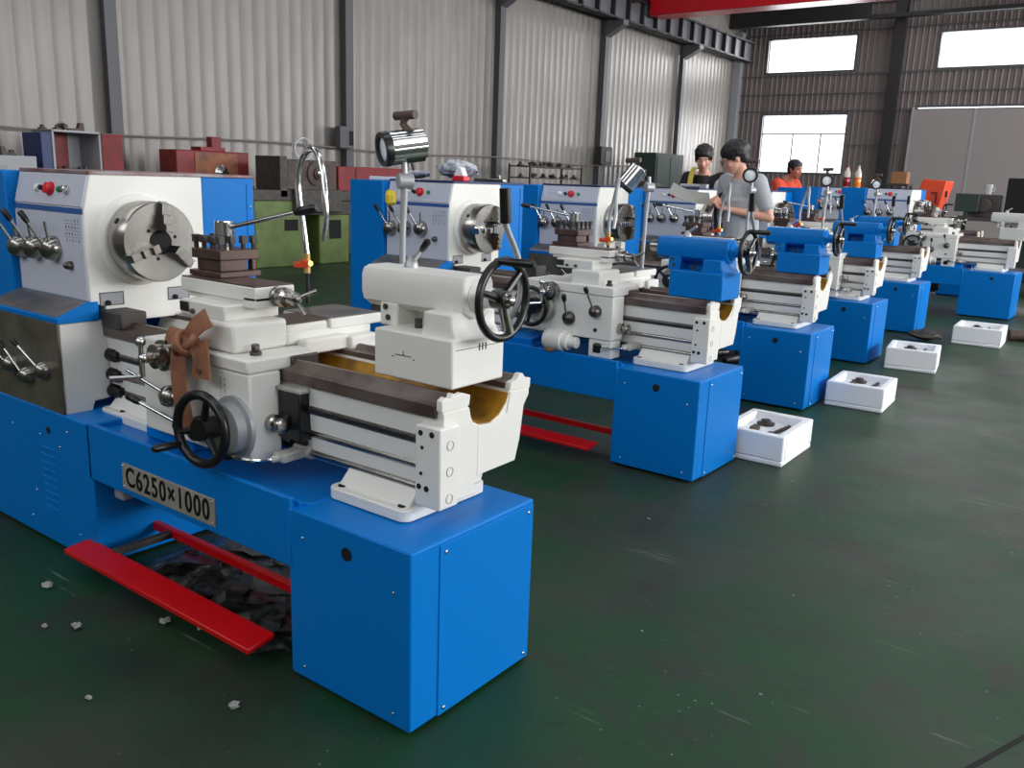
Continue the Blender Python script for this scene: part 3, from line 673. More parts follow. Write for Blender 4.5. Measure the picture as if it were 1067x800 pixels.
    obj('wheel_hub', lambda: MB().lathe((-.05, .372, 1.132), (1, 0, 0), [(0, .024), (.045, .022), (.05, .016), (.062, .014), (.068, .006)], 20).cyl((-.02, .372, 1.125), (-.017, .40, 1.04), .011, .015, 12), 'steel', tk, 0, None, 'tss')
    obj('wheel_handle', lambda: MB().lathe((-.02, .345, 1.237), (1, .1, 0), [(-.01, .007), (.01, .011), (.10, .0125), (.11, .008)], 14), 'black', tk, 0, None, 'tsh')
    lv = obj('quill_clamp_lever', lambda: MB().tube([(-.08, .445, 1.04), (-.04, .462, 1.10), (-.03, .462, 1.18), (-.03, .44, 1.25), (-.03, .385, 1.33), (-.03, .378, 1.39)], .0085, 10), 'grey_metal', tk, 0, None, 'tlv2')
    obj('lever_grip', lambda: MB().cyl((-.03, .385, 1.335), (-.03, .376, 1.425), .016, .015, 14), 'black', tk, 0, None, 'tlg')
    obj('oil_cup', lambda: MB().lathe((-.36, .372, 1.188), (0, 0, 1), [(0, .022), (.012, .02), (.03, .012), (.033, .008)], 16).cyl((-.36, .372, 1.21), (-.31, .372, 1.245), .007), 'grey_metal', tk, 0, None, 'toc')
    if variant == 'A':
        lever_to(tk, (-.345, .37, 1.21), (-.29, .35, 1.255), r=.006, gl=.05, gr=.010, name='quill_lock')
        am = MB().box(-.30, -.24, .2465, .2483, .958, .960).box(-.2705, -.2685, .2465, .2483, .958, .972)
        for u in (-.31, -.23): am.box(u-.002, u+.002, .2465, .2483, .95, .954)
        am.box(-.0903, -.0885, .262, .46, .995, .9965)
        for q in range(3): am.box(-.0903, -.0885, .36+q*.014, .364+q*.014, .985, 1.005)
        obj('offset_marks', am, 'dark_steel', tk)
    if hose:
        b = Vector((-1.07, .585, 0))
        if variant == 'A': P = [(0, 0, 1.16), (-.015, 0, 1.25), (-.035, 0, 1.35), (-.04, 0, 1.43), (-.01, 0, 1.50), (.045, -.01, 1.525), (.095, -.02, 1.50), (.125, -.03, 1.44), (.145, -.04, 1.36), (.150, -.04, 1.29), (.135, -.04, 1.22)]
        else: P = [(0, 0, 1.16), (.0, 0, 1.25), (.02, 0, 1.35), (.05, -.02, 1.43), (.075, -.05, 1.47), (.09, -.08, 1.44), (.10, -.11, 1.36), (.12, -.14, 1.28), (.13, -.17, 1.20)]
        ho = obj('coolant_hose', lambda: MB().tube([b+Vector(p) for p in P], .0105, 10, 5), 'chrome' if first else 'grey_metal', root, 0, None, 'hp'+variant+str(first)); ho.location = (du+dtop+S*.6, 0, 0)
        obj('hose_riser', lambda: MB().cyl(b+Vector((0, 0, .985)), b+Vector((0, 0, 1.10)), .008), 'black', ho, 0, None, 'hr')
        obj('valve_body', lambda: MB().cyl(b+Vector((0, 0, 1.095)), b+Vector((0, 0, 1.165)), .012).cyl(b+Vector((.0, 0, 1.128)), b+Vector((.03, -.01, 1.132)), .010), 'brass', ho, 0, None, 'vb')
        obj('valve_handle', lambda: MB().box(b.x-.052, b.x-.008, b.y-.02, b.y-.008, 1.112, 1.132).box(b.x-.015, b.x+.02, b.y-.022, b.y-.008, 1.115, 1.142), 'safety_orange', ho, .003, None, 'vh')
    # ---- work lamp and coolant hose on the rear of the carriage
    if not lamp: return root
    lx = -.675; ly = .66; J = Vector((lx+.012, ly, 1.43))
    lp_ = obj('work_lamp', lambda: MB().cyl((lx, ly, .91), (lx+.004, ly, 1.30), .0105).cyl((lx+.004, ly, 1.30), J, .012).cyl((lx, ly, .91), (lx, ly, .93), .022), 'grey_metal', root, 0, 'grey lamp post', 'lpo'); lp_.location = (dlamp, 0, 0)
    obj('lamp_joint', lambda: MB().cyl(J+Vector((-.012, -.022, 0)), J+Vector((.012, .022, 0)), .026).cyl(J+Vector((-.0, .0, 0)), J+Vector((-.005, 0, .06)), .010), 'grey_metal', lp_, .002, None, 'ljo')
    d = Vector(lamp_dir).normalized(); c = J+Vector(lamp_off)
    def head(part):
        m = MB(); s = m.mark()
        if part == 0:
            n = 40; pts = []
            for i in range(n):
                a = 2*PI*i/n; r = .050+(.0045 if i % 4 < 2 else 0); pts.append((r*math.cos(a), r*math.sin(a)))
            m.prism(pts, 'z', -.075, .045); m.lathe((0, 0, -.075), (0, 0, -1), [(0, .046), (.01, .03)], 24)
        elif part == 1: m.lathe((0, 0, .043), (0, 0, 1), [(0, .055), (.004, .057), (.026, .055), (.026, .042), (.01, .040)], 32)
        elif part == 2: m.lathe((0, 0, .035), (0, 0, 1), [(0, .04), (.022, .042), (.026, .03), (.029, .01)], 24)
        else: m.box(-.012, .012, .045, .075, -.05, .0).box(-.03, .03, .07, .078, -.06, .01).cyl((0, .05, .02), (0, .07, -.02), .012)
        return m.xf(Matrix.Translation(c) @ rot_to(d), s)
    kk = '%s' % (tuple(round(q, 2) for q in d),)
    obj('lamp_body', lambda: head(0), 'chrome', lp_, 0, 'ribbed chrome lamp body', 'lb'+kk)
    obj('lamp_rim', lambda: head(1), 'black', lp_, 0, None, 'lr'+kk)
    if first: obj('lamp_switch', MB().lathe((lx-.012, ly-.02, 1.375), (-.8, -.5, 0), [(0, .022), (.02, .028), (.03, .022)], 6), 'yellow', lp_)
    obj('lamp_lens', lambda: head(2), 'lens', lp_, 0, None, 'll'+kk)
    obj('lamp_bracket', lambda: MB().tube([c+Vector((.03, .02, .045)), c+Vector((-.01, .02, .075)), c+Vector((.01, .02, .1))], .012, 8).cyl(c+Vector((-.045, .02, .1)), c+Vector((.045, .02, .104)), .014), 'casting_brown', lp_, 0, None, 'lbr'+kk)
    return root
mat('brass', (206, 170, 104), .35, .8)

LATHES = [
 dict(label='nearest blue and white lathe with white tailstock and model plate', loc=(-1.397, 1.49), ts='white', variant='A', sw=1.175, first=True, lamp_dir=(-.38, -.86, -.15)),
 dict(label='second blue lathe from the front, blue tailstock, feed motor under its apron', loc=(-1.72, 3.86), variant='B', du=.16, dts=.05, quill=.05, lamp_dir=(-.5, -.3, -.75), dlamp=-.045, lamp_off=(-.095, -.05, .045), top='navy'),
 dict(label='third blue lathe in the row, directly in front of the person in grey shirt', loc=(-1.80, 5.72), variant='B', du=.13, dtop=.0, dts=.02, lamp_dir=(.35, -1, 0), dlamp=-.08, rz=.03, top='navy'),
 dict(label='fourth blue lathe in the row, its apron run to the tailstock end', loc=(-1.95, 7.74), variant='B', du=.37, dtop=-.19, lamp_dir=(.35, -1, 0), dlamp=-.02, rz=.02, top='navy'),
 dict(label='fifth blue lathe in the row, bare bed end beside the far short lathe', loc=(-2.05, 9.89), variant='B', du=-.2, dts=-.28, lamp_dir=(.3, -1, -.05), dlamp=-.05, top='navy', rz=.01, guard=True),
 dict(label='farthest full lathe on the right with pale tailstock and open knee space', loc=(-1.44, 11.95), ts='light_tail', variant='B', du=-.26, dts=.12, short=.5, pedw=.55, scale=1.06, hose=False, top='navy', pedal=False, lamp=False, detail=False),
 dict(label='grey-panelled lathe half hidden behind the fifth blue lathe', loc=(-2.23, 14.2), ts='light_tail', variant='B', dts=-.55, du=-.3, hose=False, scale=1.06, top='navy', lamp=False, detail=False),
]
mat('light_tail', (206, 206, 202), .45)
for d in LATHES:
    d = dict(d); build_lathe(d.pop('label'), d.pop('loc'), **d)

# ------------------------------------------------------------------ leather strap tied round the first lathe's cross feed
def ribbon(mb, path, w, th=.004, wd=(1, 0, 0)):
    P = [Vector(p) for p in path]; Q = []
    for i in range(len(P)-1):
        a = P[max(i-1, 0)]; b = P[i]; c = P[i+1]; e = P[min(i+2, len(P)-1)]
        for k in range(5):
            t = k/5; Q.append(.5*((2*b)+(c-a)*t+(2*a-5*b+4*c-e)*t*t+(3*b-a-3*c+e)*t**3))
    Q.append(P[-1]); vs = []; fs = []; W = Vector(wd).normalized()
    for i, p in enumerate(Q):
        d = (Q[min(i+1, len(Q)-1)]-Q[max(i-1, 0)]).normalized(); x = (W-d*W.dot(d)).normalized(); n = d.cross(x)
        ww = w if not isinstance(w, (list, tuple)) else w[0]+(w[1]-w[0])*i/(len(Q)-1)
        for sx, sn in ((-1, -1), (-.4, -1.6), (.4, -1.6), (1, -1), (1, 1), (.4, .6), (-.4, .6), (-1, 1)): vs.append(p+x*sx*ww/2+n*sn*th/2)
    for j in range(len(Q)-1):
        for i in range(8): fs.append((j*8+i, j*8+(i+1) % 8, (j+1)*8+(i+1) % 8, (j+1)*8+i))
    fs.append(tuple(range(7, -1, -1))); fs.append(tuple(range((len(Q)-1)*8, len(Q)*8)))
    mb._add(vs, fs); return mb
ox, oy = -1.397, 1.49
st = thing('leather_strap', 'brown leather strap knotted over the cross feed dial of the nearest lathe', 'strap', (ox-1.0, oy+.02, .87))
mb = MB(); Z = lambda u, v, w: (u+1.0, v-.02, w-.87)
ribbon(mb, [Z(-1.0, .05, .925), Z(-.99, .01, .90), Z(-.975, -.005, .82), Z(-.955, -.01, .74), Z(-.935, -.012, .66)], (.065, .085), .006)
obj('hanging_end', mb, 'leather', st)
mb = MB(); ribbon(mb, [Z(-.955, .05, .93), Z(-.90, .02, .93), Z(-.868, .005, .895), Z(-.862, -.002, .835)], (.05, .088), .006)
obj('short_end', mb, 'leather', st)
mb = MB(); ribbon(mb, [Z(-.97, .04, .925), Z(-.93, .01, .955), Z(-.89, .02, .995), Z(-.865, .035, 1.015)], (.04, .06), .008, (.5, 0, -.8))
obj('upper_bow', mb, 'leather', st)
mb = MB(); ribbon(mb, [Z(-.97, .05, .91), Z(-1.02, .01, .945), Z(-1.06, .02, .94), Z(-1.10, .04, .91)], (.06, .035), .008, (0, .4, 1))
obj('side_bow', mb, 'leather', st)
mb = MB(); s_ = mb.mark(); mb.ell(Z(-.965, .020, .925), .050, .030, .038, 18, 12); mb.jitter(.007, s_)
mb.torus(Z(-.95, .01, .93), (.8, 0, .6), .032, .014, 20, 8).torus(Z(-.985, .02, .92), (.8, .3, -.4), .030, .013, 20, 8)
mb.torus(Z(-.93, .01, .945), (.3, .8, -.6), .028, .011, 20, 8)
obj('knot', mb, 'leather', st)
obj('snap_button', MB().torus(Z(-.862, -.010, .858), (0, 1, 0), .008, .0018, 16, 6), 'dark_steel', st)

# ------------------------------------------------------------------ foam boxes of spare parts by the lathe ends
def foam_box(label, x, y, rz, L, W, H):
    b = thing('foam_box', label, 'box', (x, y, 0), rz, 'white foam boxes on the floor')
    t = .045; m = MB()
    a, c = L/2, W/2
    m.box(-a, a, -c, c, 0, .03); m.box(-a, a, -c, -c+t, .03, H); m.box(-a, a, c-t, c, .03, H); m.box(-a, -a+t, -c+t, c-t, .03, H); m.box(a-t, a, -c+t, c-t, .03, H)
    obj('tub', m, 'foam', b, .008)
    obj('packing', MB().box(-a+t, a-t, -c+t, c-t, .03, H-.05), 'foam', b, .006)
    return b
def spare(kind, label, x, y, z, rz, k):
    m = MB()
    if k == 0: m.cyl((-.11, 0, .012), (.11, 0, .014), .009, .012, 10).box(-.13, -.09, -.018, .018, .0, .024)
    elif k == 1: m.lathe((0, 0, 0), (0, 0, 1), [(0, .05), (.012, .052), (.016, .03), (.03, .028), (.032, .018)], 20)
    else: m.box(-.07, .07, -.02, .02, 0, .022).cyl((-.05, 0, .022), (-.05, 0, .04), .012)
    o = obj(kind, m, 'oily' if k != 2 else 'casting_brown', None, .002); o.location = (x, y, z); o.rotation_euler = (0, 0, rz)
    tag(o, label, {0: 'wrench', 1: 'flange', 2: 'bracket'}[k]); return o
BX = [('white foam box against the end of the second lathe', -1.66, 4.68, .02, .36, .50, .17),
      ('white foam box beside the third lathe, second nearest', -1.585, 6.28, .06, .38, .46, .17),
      ('white foam box standing alone in the aisle', -1.63, 7.98, .14, .40, .46, .18),
      ('farthest white foam box, beside dark rags', -1.42, 9.86, .05, .44, .50, .18)]
wh = ['second lathe', 'third lathe', 'middle of the aisle', 'dark rags']
for i, (lb, x, y, rz, L, W, H) in enumerate(BX):
    foam_box(lb, x, y, rz, L, W, H); z = H-.05
    spare('chuck_wrench', 'dark wrench in the foam box by the '+wh[i], x+.075, y+.0, z+.001, 1.45+i*.08, 0)
    spare('flange_ring', 'dark round flange in the foam box by the '+wh[i], x-.05, y+.11, z+.001, 0, 1)
    spare('small_bracket', 'brown bracket in the foam box by the '+wh[i], x-.05, y-.07, z+.001, 1.7, 2)
# rags and a roll beside the last box
def blob(name, label, cat, c, rx, ry, rz, m, jit=.02, kind=None, grp=None, n=22, k=12, sub=True):
    mb = MB().ell((0, 0, rz*.92), rx, ry, rz, n, k).jitter(jit)
    mn = min(v.z for v in mb.v)
    for v in mb.v: v.z -= mn
    o = obj(name, mb, m); o.location = c
    if sub: q = o.modifiers.new('soft', 'SUBSURF'); q.levels = q.render_levels = 1
    if label: tag(o, label, cat, grp, kind)
    return o
blob('rag', 'dark oily rag heap on the floor left of the farthest foam box', 'rag', (-1.86, 9.50, 0), .16, .11, .045, 'dark_iron', .018)
o = obj('motor_housing', MB().cyl((-.12, 0, .055), (.12, .02, .055), .055).cyl((.12, .02, .055), (.17, .02, .055), .03), 'casting_brown', None, .004); o.location = (-1.10, 10.35, 0); o.rotation_euler.z = .3
tag(o, 'brown cylindrical part lying behind the farthest foam box', 'machine part')

# ------------------------------------------------------------------ wrapping film and scraps below the first lathe
def sheet(name, label, x0, x1, y0, y1, m, amp, seed):
    r = random.Random(seed); nx, ny = 34, 20; H = [[0]*(ny+1) for _ in range(nx+1)]
    for _ in range(26):
        cx, cy, s, h = r.uniform(0, nx), r.uniform(0, ny), r.uniform(1.2, 4), r.uniform(.2, 1)*amp
        for i in range(nx+1):
            for j in range(ny+1): H[i][j] += h*math.exp(-((i-cx)**2+(j-cy)**2)/(2*s*s))
    vs = []; fs = []
    for i in range(nx+1):
        for j in range(ny+1):
            ex = .05*math.sin(j*1.7+seed)+r.uniform(-.01, .01); ey = .05*math.sin(i*.9+seed)
            edge = min(i, nx-i, j, ny-j)
            vs.append((x0+(x1-x0)*i/nx+ex, y0+(y1-y0)*j/ny+ey, .004+max(0, (H[i][j]+r.uniform(0, amp*.35)))*min(1, edge/2)))
    for i in range(nx):
        for j in range(ny): a = i*(ny+1)+j; fs.append((a, a+ny+1, a+ny+2, a+1))
    mb = MB(); mb._add(vs, fs); o = obj(name, mb, m); q = o.modifiers.new('thickness', 'SOLIDIFY'); q.thickness = .002
    return tag(o, label, 'plastic film')
sheet('plastic_film', 'crumpled dark plastic film spread under the nearest lathe', -2.85, -1.98, 1.52, 2.25, 'film', .045, 3)
sc = [(-2.20, 1.05), (-2.68, 1.16), (-2.60, 1.22), (-1.86, 1.28), (-2.42, 1.42), (-2.30, 1.47), (-2.95, 1.30), (-1.66, 3.3), (-1.35, 4.25), (-1.2, 2.4), (-.9, 3.0), (-.75, 2.3), (-.2, 3.6), (-.5, 4.4), (-.3, 5.6)]
where = ['nearest lathe pedal', 'left end of the red pedal', 'dark film edge', 'right pedestal of the nearest lathe', 'film corner', 'red pedal middle', 'left pedestal', 'second lathe pedestal', 'second lathe corner', 'nearest lathe right side', 'open floor, nearer', 'open floor, nearest the camera', 'open floor on the right', 'open floor, further', 'aisle floor by the boxes']
for i, (x, y) in enumerate(sc):
    s = R_.uniform(.004, .009) if i > 6 else R_.uniform(.010, .024)
    blob('paper_scrap', 'small pale scrap on the floor by the '+where[i], 'scrap', (x, y, 0), s, s*.7, s*.35, 'paper', s*.22, None, 'pale scraps on the floor', 9, 6, False)

# ------------------------------------------------------------------ people
def caps(mb, chain):
    """tapered overlapping segments; chain = [(point, radius), ...]"""
    for (a, ra), (b, rb) in zip(chain, chain[1:]):
        a = Vector(a); b = Vector(b); d = b-a; L = d.length
        if L < 1e-5: continue
        pr = []
        for k in range(5): th = -PI/2+PI/2*k/4; pr.append((ra*math.sin(th), max(ra*math.cos(th), 1e-4)))
        for k in range(1, 5): th = PI/2*k/4; pr.append((L+rb*math.sin(th), max(rb*math.cos(th), 1e-4)))
        mb.lathe(a, d, pr, 16)
def fused(name, mb, m, parent, vox, smooth=4, label=None):
    o = obj(name, mb, m, parent, 0, label)
    r = o.modifiers.new('fuse', 'REMESH'); r.mode = 'VOXEL'; r.voxel_size = vox; r.use_smooth_shade = True
    s = o.modifiers.new('relax', 'SMOOTH'); s.factor = .5; s.iterations = smooth
    return o
def hand(mb, wrist, d, palm, curl, side=1, s=1.0):
    """palm with four fingers and a thumb; d = direction of the hand, palm = palm normal"""
    w = Vector(wrist); d = Vector(d).normalized(); n = Vector(palm); n = (n-d*n.dot(d)).normalized(); x = d.cross(n)*side
    P = lambda a, b, c: w+d*a*s+x*b*s+n*c*s
    caps(mb, [(P(0, 0, 0), .026*s), (P(.03, 0, 0), .027*s)])
    for b in (-.024, -.008, .008, .024): caps(mb, [(P(.0, b*.6, 0), .017*s), (P(.085, b, 0), .0125*s)])
    for b, L in ((-.030, .072), (-.010, .082), (.010, .076), (.029, .060)):
        a = 0; p = P(.088, b, 0); ch = [(p, .0095*s)]
        for q in (.42, .33, .25):
            a += curl; p = p+(d*math.cos(a)+n*math.sin(a))*L*q*s; ch.append((p, .0085*s if q > .3 else .0072*s))
        caps(mb, ch)
    caps(mb, [(P(.02, -.025, .004), .014*s), (P(.055, -.052, .02), .011*s), (P(.085, -.058, .038), .009*s)])
def head(mb, c, s, q):
    """skull, jaw, nose, ears, neck root in head space; q = rotation matrix; face looks along -y"""
    T = Matrix.Translation(Vector(c)) @ q.to_4x4() @ Matrix.Diagonal((s, s, s, 1)); k = mb.mark()
    mb.ell((0, .012, .035), .077, .094, .088, 22, 14); mb.ell((0, -.022, -.03), .060, .066, .075, 20, 12); mb.ell((0, -.045, -.082), .032, .030, .026, 14, 8)
    caps(mb, [((0, -.088, .012), .008), ((0, -.105, -.022), .0125)]); mb.ell((0, -.094, -.028), .018, .012, .009, 12, 8)
    mb.ell((0, -.080, .030), .055, .016, .012, 14, 8)
    mb.ell((0, -.085, -.056), .024, .010, .008, 12, 8)
    for sx in (-1, 1): mb.ell((sx*.079, .008, -.005), .010, .020, .031, 12, 8); mb.ell((sx*.042, -.060, -.022), .020, .020, .022, 12, 8)
    mb.xf(T, k); return T
def face(parent, T, glasses=False):
    m = MB().use(0)
    k = m.mark()
    for sx in (-1, 1): m.use(0).ell((sx*.031, -.080, .008), .011, .006, .0045, 12, 8); m.use(1).ell((sx*.031, -.0845, .008), .0048, .003, .0045, 10, 6); m.use(1).ell((sx*.032, -.089, .034), .019, .006, .0035, 10, 6)
    m.xf(T, k); obj('eyes', m, ['cloth_white', 'hair'], parent)
    m = MB(); k = m.mark(); m.ell((0, -.094, -.054), .022, .005, .003, 12, 6).ell((0, -.094, -.061), .018, .005, .004, 12, 6); m.xf(T, k); obj('lips', m, 'lips', parent)
    if glasses:
        m = MB(); k = m.mark()
        for sx in (-1, 1): m.torus((sx*.034, -.105, .008), (0, 1, 0), .023, .0022, 20, 6); m.cyl((sx*.057, -.102, .012), (sx*.080, .0, .012), .002, .002, 6)
        m.cyl((-.011, -.107, .012), (.011, -.107, .012), .002, .002, 6); m.xf(T, k); obj('glasses', m, 'black', parent)
def hair(parent, T, fringe=.03, vol=1.0, jit=.006, vox=.008):
    m = MB(); k = m.mark()
    m.ell((0, .024, .062), .086*vol, .098*vol, .078*vol, 24, 14); m.ell((0, .062, .005), .070, .052, .075, 18, 10)
    for i in range(9): a = -1.15+i*2.3/8; m.ell((.068*math.sin(a), -.068*math.cos(a)+.006, .078-fringe*.5*(1 if i % 2 else .75)), .022, .020, .03+fringe*.4, 10, 8)
    for sx in (-1, 1): m.ell((sx*.074, -.012, .03), .014, .03, .038, 12, 8)
    m.jitter(jit, k); m.xf(T, k); return fused('hair', m, 'hair', parent, vox, 2)
def person(label, loc, J, skin, shirt_m, trousers_m, headrot, rz=0, vox=.010, glasses=False, vol=1.0, fringe=.03, hands=None, sleeve=.45, hs=1.0, bulk=1.0):
    root = thing('person', label, 'person', (loc[0], loc[1], 0), rz)
    m = MB(); q = headrot
    hc = Vector(J['head']); T = head(m, hc, hs, q)
    caps(m, [(Vector(J['neck'])+Vector((0, 0, -.04)), .060), (hc+q @ Vector((0, .02, -.07)), .050)])
    caps(m, [(J['pelvis'], .13), (J['waist'], .118), (J['chest'], .135), (J['neck'], .07)])
    for sd in ('L', 'R'):
        sh = J['sh'+sd]; el = J['el'+sd]; wr = J['wr'+sd]
        caps(m, [(J['chest'], .10), (sh, .058)]); caps(m, [(sh, .054), (Vector(sh).lerp(Vector(el), .5), .047), (el, .039)]); caps(m, [(el, .038), (Vector(el).lerp(Vector(wr), .35), .039), (wr, .026)])
        hd = (hands or {}).get(sd, {}); hand(m, wr, hd.get('d', Vector(wr)-Vector(el)), hd.get('n', (0, 0, -1)), hd.get('c', .35), 1 if sd == 'L' else -1)
        caps(m, [(J['pelvis'], .12), (J['hip'+sd], .095), (J['kn'+sd], .058)]); caps(m, [(J['kn'+sd], .056), (Vector(J['kn'+sd]).lerp(Vector(J['an'+sd]), .3), .056), (J['an'+sd], .036)])
    body = fused('body', m, skin, root, vox)
    face(root, T, glasses); hair(root, T, fringe, vol)
    m = MB(); b = bulk
    caps(m, [(J['pelvis'], .148*b), (J['waist'], .142*b), (J['chest'], .152*b), (Vector(J['neck'])+Vector((0, 0, -.055)), .085)])
    for sd in ('L', 'R'):
        sh = Vector(J['sh'+sd]); el = Vector(J['el'+sd]); caps(m, [(J['chest'], .125), (sh, .075), (sh.lerp(el, sleeve), .068)])
    fused('shirt', m, shirt_m, root, vox, 3)
    m = MB(); caps(m, [(J['pelvis'], .142), (Vector(J['pelvis'])+Vector((0, 0, -.06)), .142)])
    for sd in ('L', 'R'): caps(m, [(J['pelvis'], .12), (J['hip'+sd], .112), (J['kn'+sd], .076), (J['an'+sd], .060)])
    fused('trousers', m, trousers_m, root, vox, 3)
    for sd in ('L', 'R'):
        a = Vector(J['an'+sd]); m = MB(); caps(m, [((a.x, a.y+.04, .045), .045), ((a.x, a.y-.05, .045), .047), ((a.x, a.y-.16, .035), .036)])
        for v in m.v: v.z = max(v.z, 0)
        obj('shoe', m, 'black', root)
    return root
def stand(hgt=1.74, lean=0.0):
    k = hgt/1.74
    return dict(head=(0, -.06-lean, 1.60*k), neck=(0, -lean*.8, 1.49*k), chest=(0, -lean*.6, 1.31*k), waist=(0, -lean*.2, 1.08*k), pelvis=(0, 0, .95*k),
                shL=(-.185, -lean*.7, 1.44*k), shR=(.185, -lean*.7, 1.44*k), elL=(-.24, -.02-lean, 1.12*k), elR=(.24, -.02-lean, 1.12*k), wrL=(-.20, -.25-lean, 1.10*k), wrR=(.20, -.25-lean, 1.10*k),
                hipL=(-.10, 0, .90*k), hipR=(.10, 0, .90*k), knL=(-.11, -.02, .50*k), knR=(.11, -.02, .50*k), anL=(-.12, .02, .10*k), anR=(.12, .02, .10*k))
RX3 = lambda a: Matrix.Rotation(a, 3, 'X'); RY3 = lambda a: Matrix.Rotation(a, 3, 'Y'); RZ3 = lambda a: Matrix.Rotation(a, 3, 'Z')
# grey shirt, between third and fourth lathe, turned to the left and looking at what he holds
J = stand(1.80, .05); J.update(elR=(.27, .04, 1.22), wrR=(.08, -.21, 1.27), elL=(-.25, -.02, 1.20), wrL=(-.03, -.25, 1.33), head=(-.01, -.13, 1.67))
p = person('person in grey short-sleeved shirt and glasses standing between lathes, reading a sheet', (-2.89, 7.03), J, 'skin', 'cloth_grey', 'denim', RZ3(-.55) @ RX3(.42), rz=-.45, vox=.008, glasses=True, vol=1.2, fringe=.045,
       hands=dict(R=dict(d=(-.8, -.6, .1), n=(.2, .2, 1), c=.5), L=dict(d=(.4, -.8, .3), n=(.5, .2, -.8), c=.6)), sleeve=.62, bulk=1.04)
obj('lanyard', ribbon(MB(), [(-.10, -.165, 1.40), (-.09, -.215, 1.28), (-.07, -.215, 1.12), (-.06, -.19, 1.0)], .035, .004), 'cloth_black', p)
# black shirt, behind the fourth lathe's headstock, leaning forward
J = stand(1.84, .16); J.update(head=(.02, -.24, 1.735), neck=(0, -.13, 1.58), chest=(0, -.08, 1.40), shL=(-.19, -.10, 1.535), shR=(.19, -.10, 1.535), elL=(-.27, -.22, 1.16), elR=(.27, -.22, 1.16), wrL=(-.15, -.42, 1.08), wrR=(.15, -.42, 1.08))
p = person('person in black T-shirt with yellow strap bending behind the headstock', (-4.37, 9.50), J, 'skin', 'cloth_black', 'denim', RX3(.30) @ RY3(.05) @ RZ3(.25), rz=.12, vox=.010, vol=1.12, fringe=.055, sleeve=.7, hs=1.12)
m = MB(); ribbon(m, [(-.105, .0, 1.64), (-.11, -.14, 1.645), (-.11, -.255, 1.52), (-.10, -.26, 1.35)], .055, .006); obj('yellow_strap', m, 'yellow', p)
# pale shirt, bowed head between the two
J = stand(1.76, .05); J.update(head=(0, -.14, 1.62), wrL=(-.08, -.24, 1.30), wrR=(.08, -.24, 1.32), elL=(-.24, -.04, 1.20), elR=(.24, -.04, 1.20))
person('person in pale shirt with bowed dark head, mostly hidden behind the grey shirt', (-3.80, 8.95), J, 'skin_dark', 'cloth_white', 'denim', RZ3(-.6) @ RX3(.5), rz=1.0, vox=.011, vol=1.05, fringe=.03, sleeve=.5)
# orange shirt, far behind, in profile
J = stand(1.84, .16); J.update(head=(0, -.24, 1.70), wrL=(-.12, -.52, 1.28), wrR=(.12, -.52, 1.28), elL=(-.25, -.30, 1.15), elR=(.25, -.30, 1.15))
person('person in orange shirt in profile in front of the bright lower window', (-4.45, 12.0), J, 'skin_dark', 'cloth_orange', 'denim', RX3(.1), rz=1.25, vox=.011, vol=1.02, fringe=.01, sleeve=.9)
# sheet held by the person in grey
o = obj('drawing_sheet', ribbon(MB(), [(-.16, 0, 0), (-.05, 0, -.015), (.06, .01, -.01), (.17, .02, .02)], .24, .003, (0, 1, .25)), 'paper'); o.location = (-3.24, 6.73, 1.38); o.rotation_euler = (.15, .3, .5)
tag(o, 'white paper sheet held by the person in grey shirt', 'paper')

# ------------------------------------------------------------------ things along the left wall
def bench(name, label, x0, x1, y0, y1, z, m='dark_iron', shelf=True):
    b = thing(name, label, 'bench', ((x0+x1)/2, (y0+y1)/2, 0)); a = (x1-x0)/2; c = (y1-y0)/2
    obj('bench_top', MB().box(-a, a, -c, c, z-.05, z), m, b, .004)
    for sx in (-1, 1):
        for sy in (-1, 1): obj('leg', MB().box(sx*(a-.05)-.03, sx*(a-.05)+.03, sy*(c-.05)-.03, sy*(c-.05)+.03, 0, z-.05), m, b)
    if shelf: obj('lower_shelf', MB().box(-a+.02, a-.02, -c+.02, c-.02, .3, .33), m, b)
    return b
def castings(n, place, grp, x0, x1, y0, y1, z, seed, mats=('casting_brown', 'dark_iron'), sz=(.06, .12)):
    r = random.Random(seed)
    for i in range(n):
        s = r.uniform(*sz); m = MB(); k = i % 4
        if k == 0: m.lathe((0, 0, 0), (0, 0, 1), [(0, s), (s*.4, s), (s*.45, s*.55), (s*1.1, s*.5), (s*1.15, s*.3)], 16); nm = 'gear_blank'; lb = 'round stepped casting'
        elif k == 1: m.box(-s, s, -s*.6, s*.6, 0, s*.5).cyl((0, 0, s*.5), (0, 0, s*1.1), s*.45, s*.4, 14); nm = 'bearing_casting'; lb = 'block casting with a round boss'
        elif k == 2: m.cyl((-s*1.2, 0, s*.45), (s*1.2, 0, s*.45), s*.45, s*.35, 14).cyl((-s*.2, 0, s*.45), (s*.2, 0, s*.45), s*.62, s*.62, 14); nm = 'shaft'; lb = 'short collared shaft'; m.xf(Matrix.Translation((0, 0, s*.17)))
        else: m.prism([(-s, 0), (s, 0), (s, s*.3), (-s*.3, s*.4), (-s*.5, s*1.1), (-s, s*1.1)], 'x', -s*.5, s*.5); nm = 'angle_casting'; lb = 'stepped angle casting'
        o = obj(nm, m, mats[i % len(mats)], None, .003)
        q = (y1-y0)/n/2*.96; wd = {0: s, 1: s, 2: s*.64, 3: s*.55}[k]*1.15; o.scale = (min(1, q/wd),)*3
        o.location = (x0+(x1-x0)*((i % 2)*.7+r.uniform(.0, .3)), y0+(y1-y0)*(i+.5)/n, z+.0005); o.rotation_euler.z = r.choice((0, PI))+r.uniform(-.12, .12)
        col = 'brown' if mats[i % len(mats)] == 'casting_brown' else 'dark'
        tag(o, '%s %s %s' % (col, lb, place), 'casting', grp)
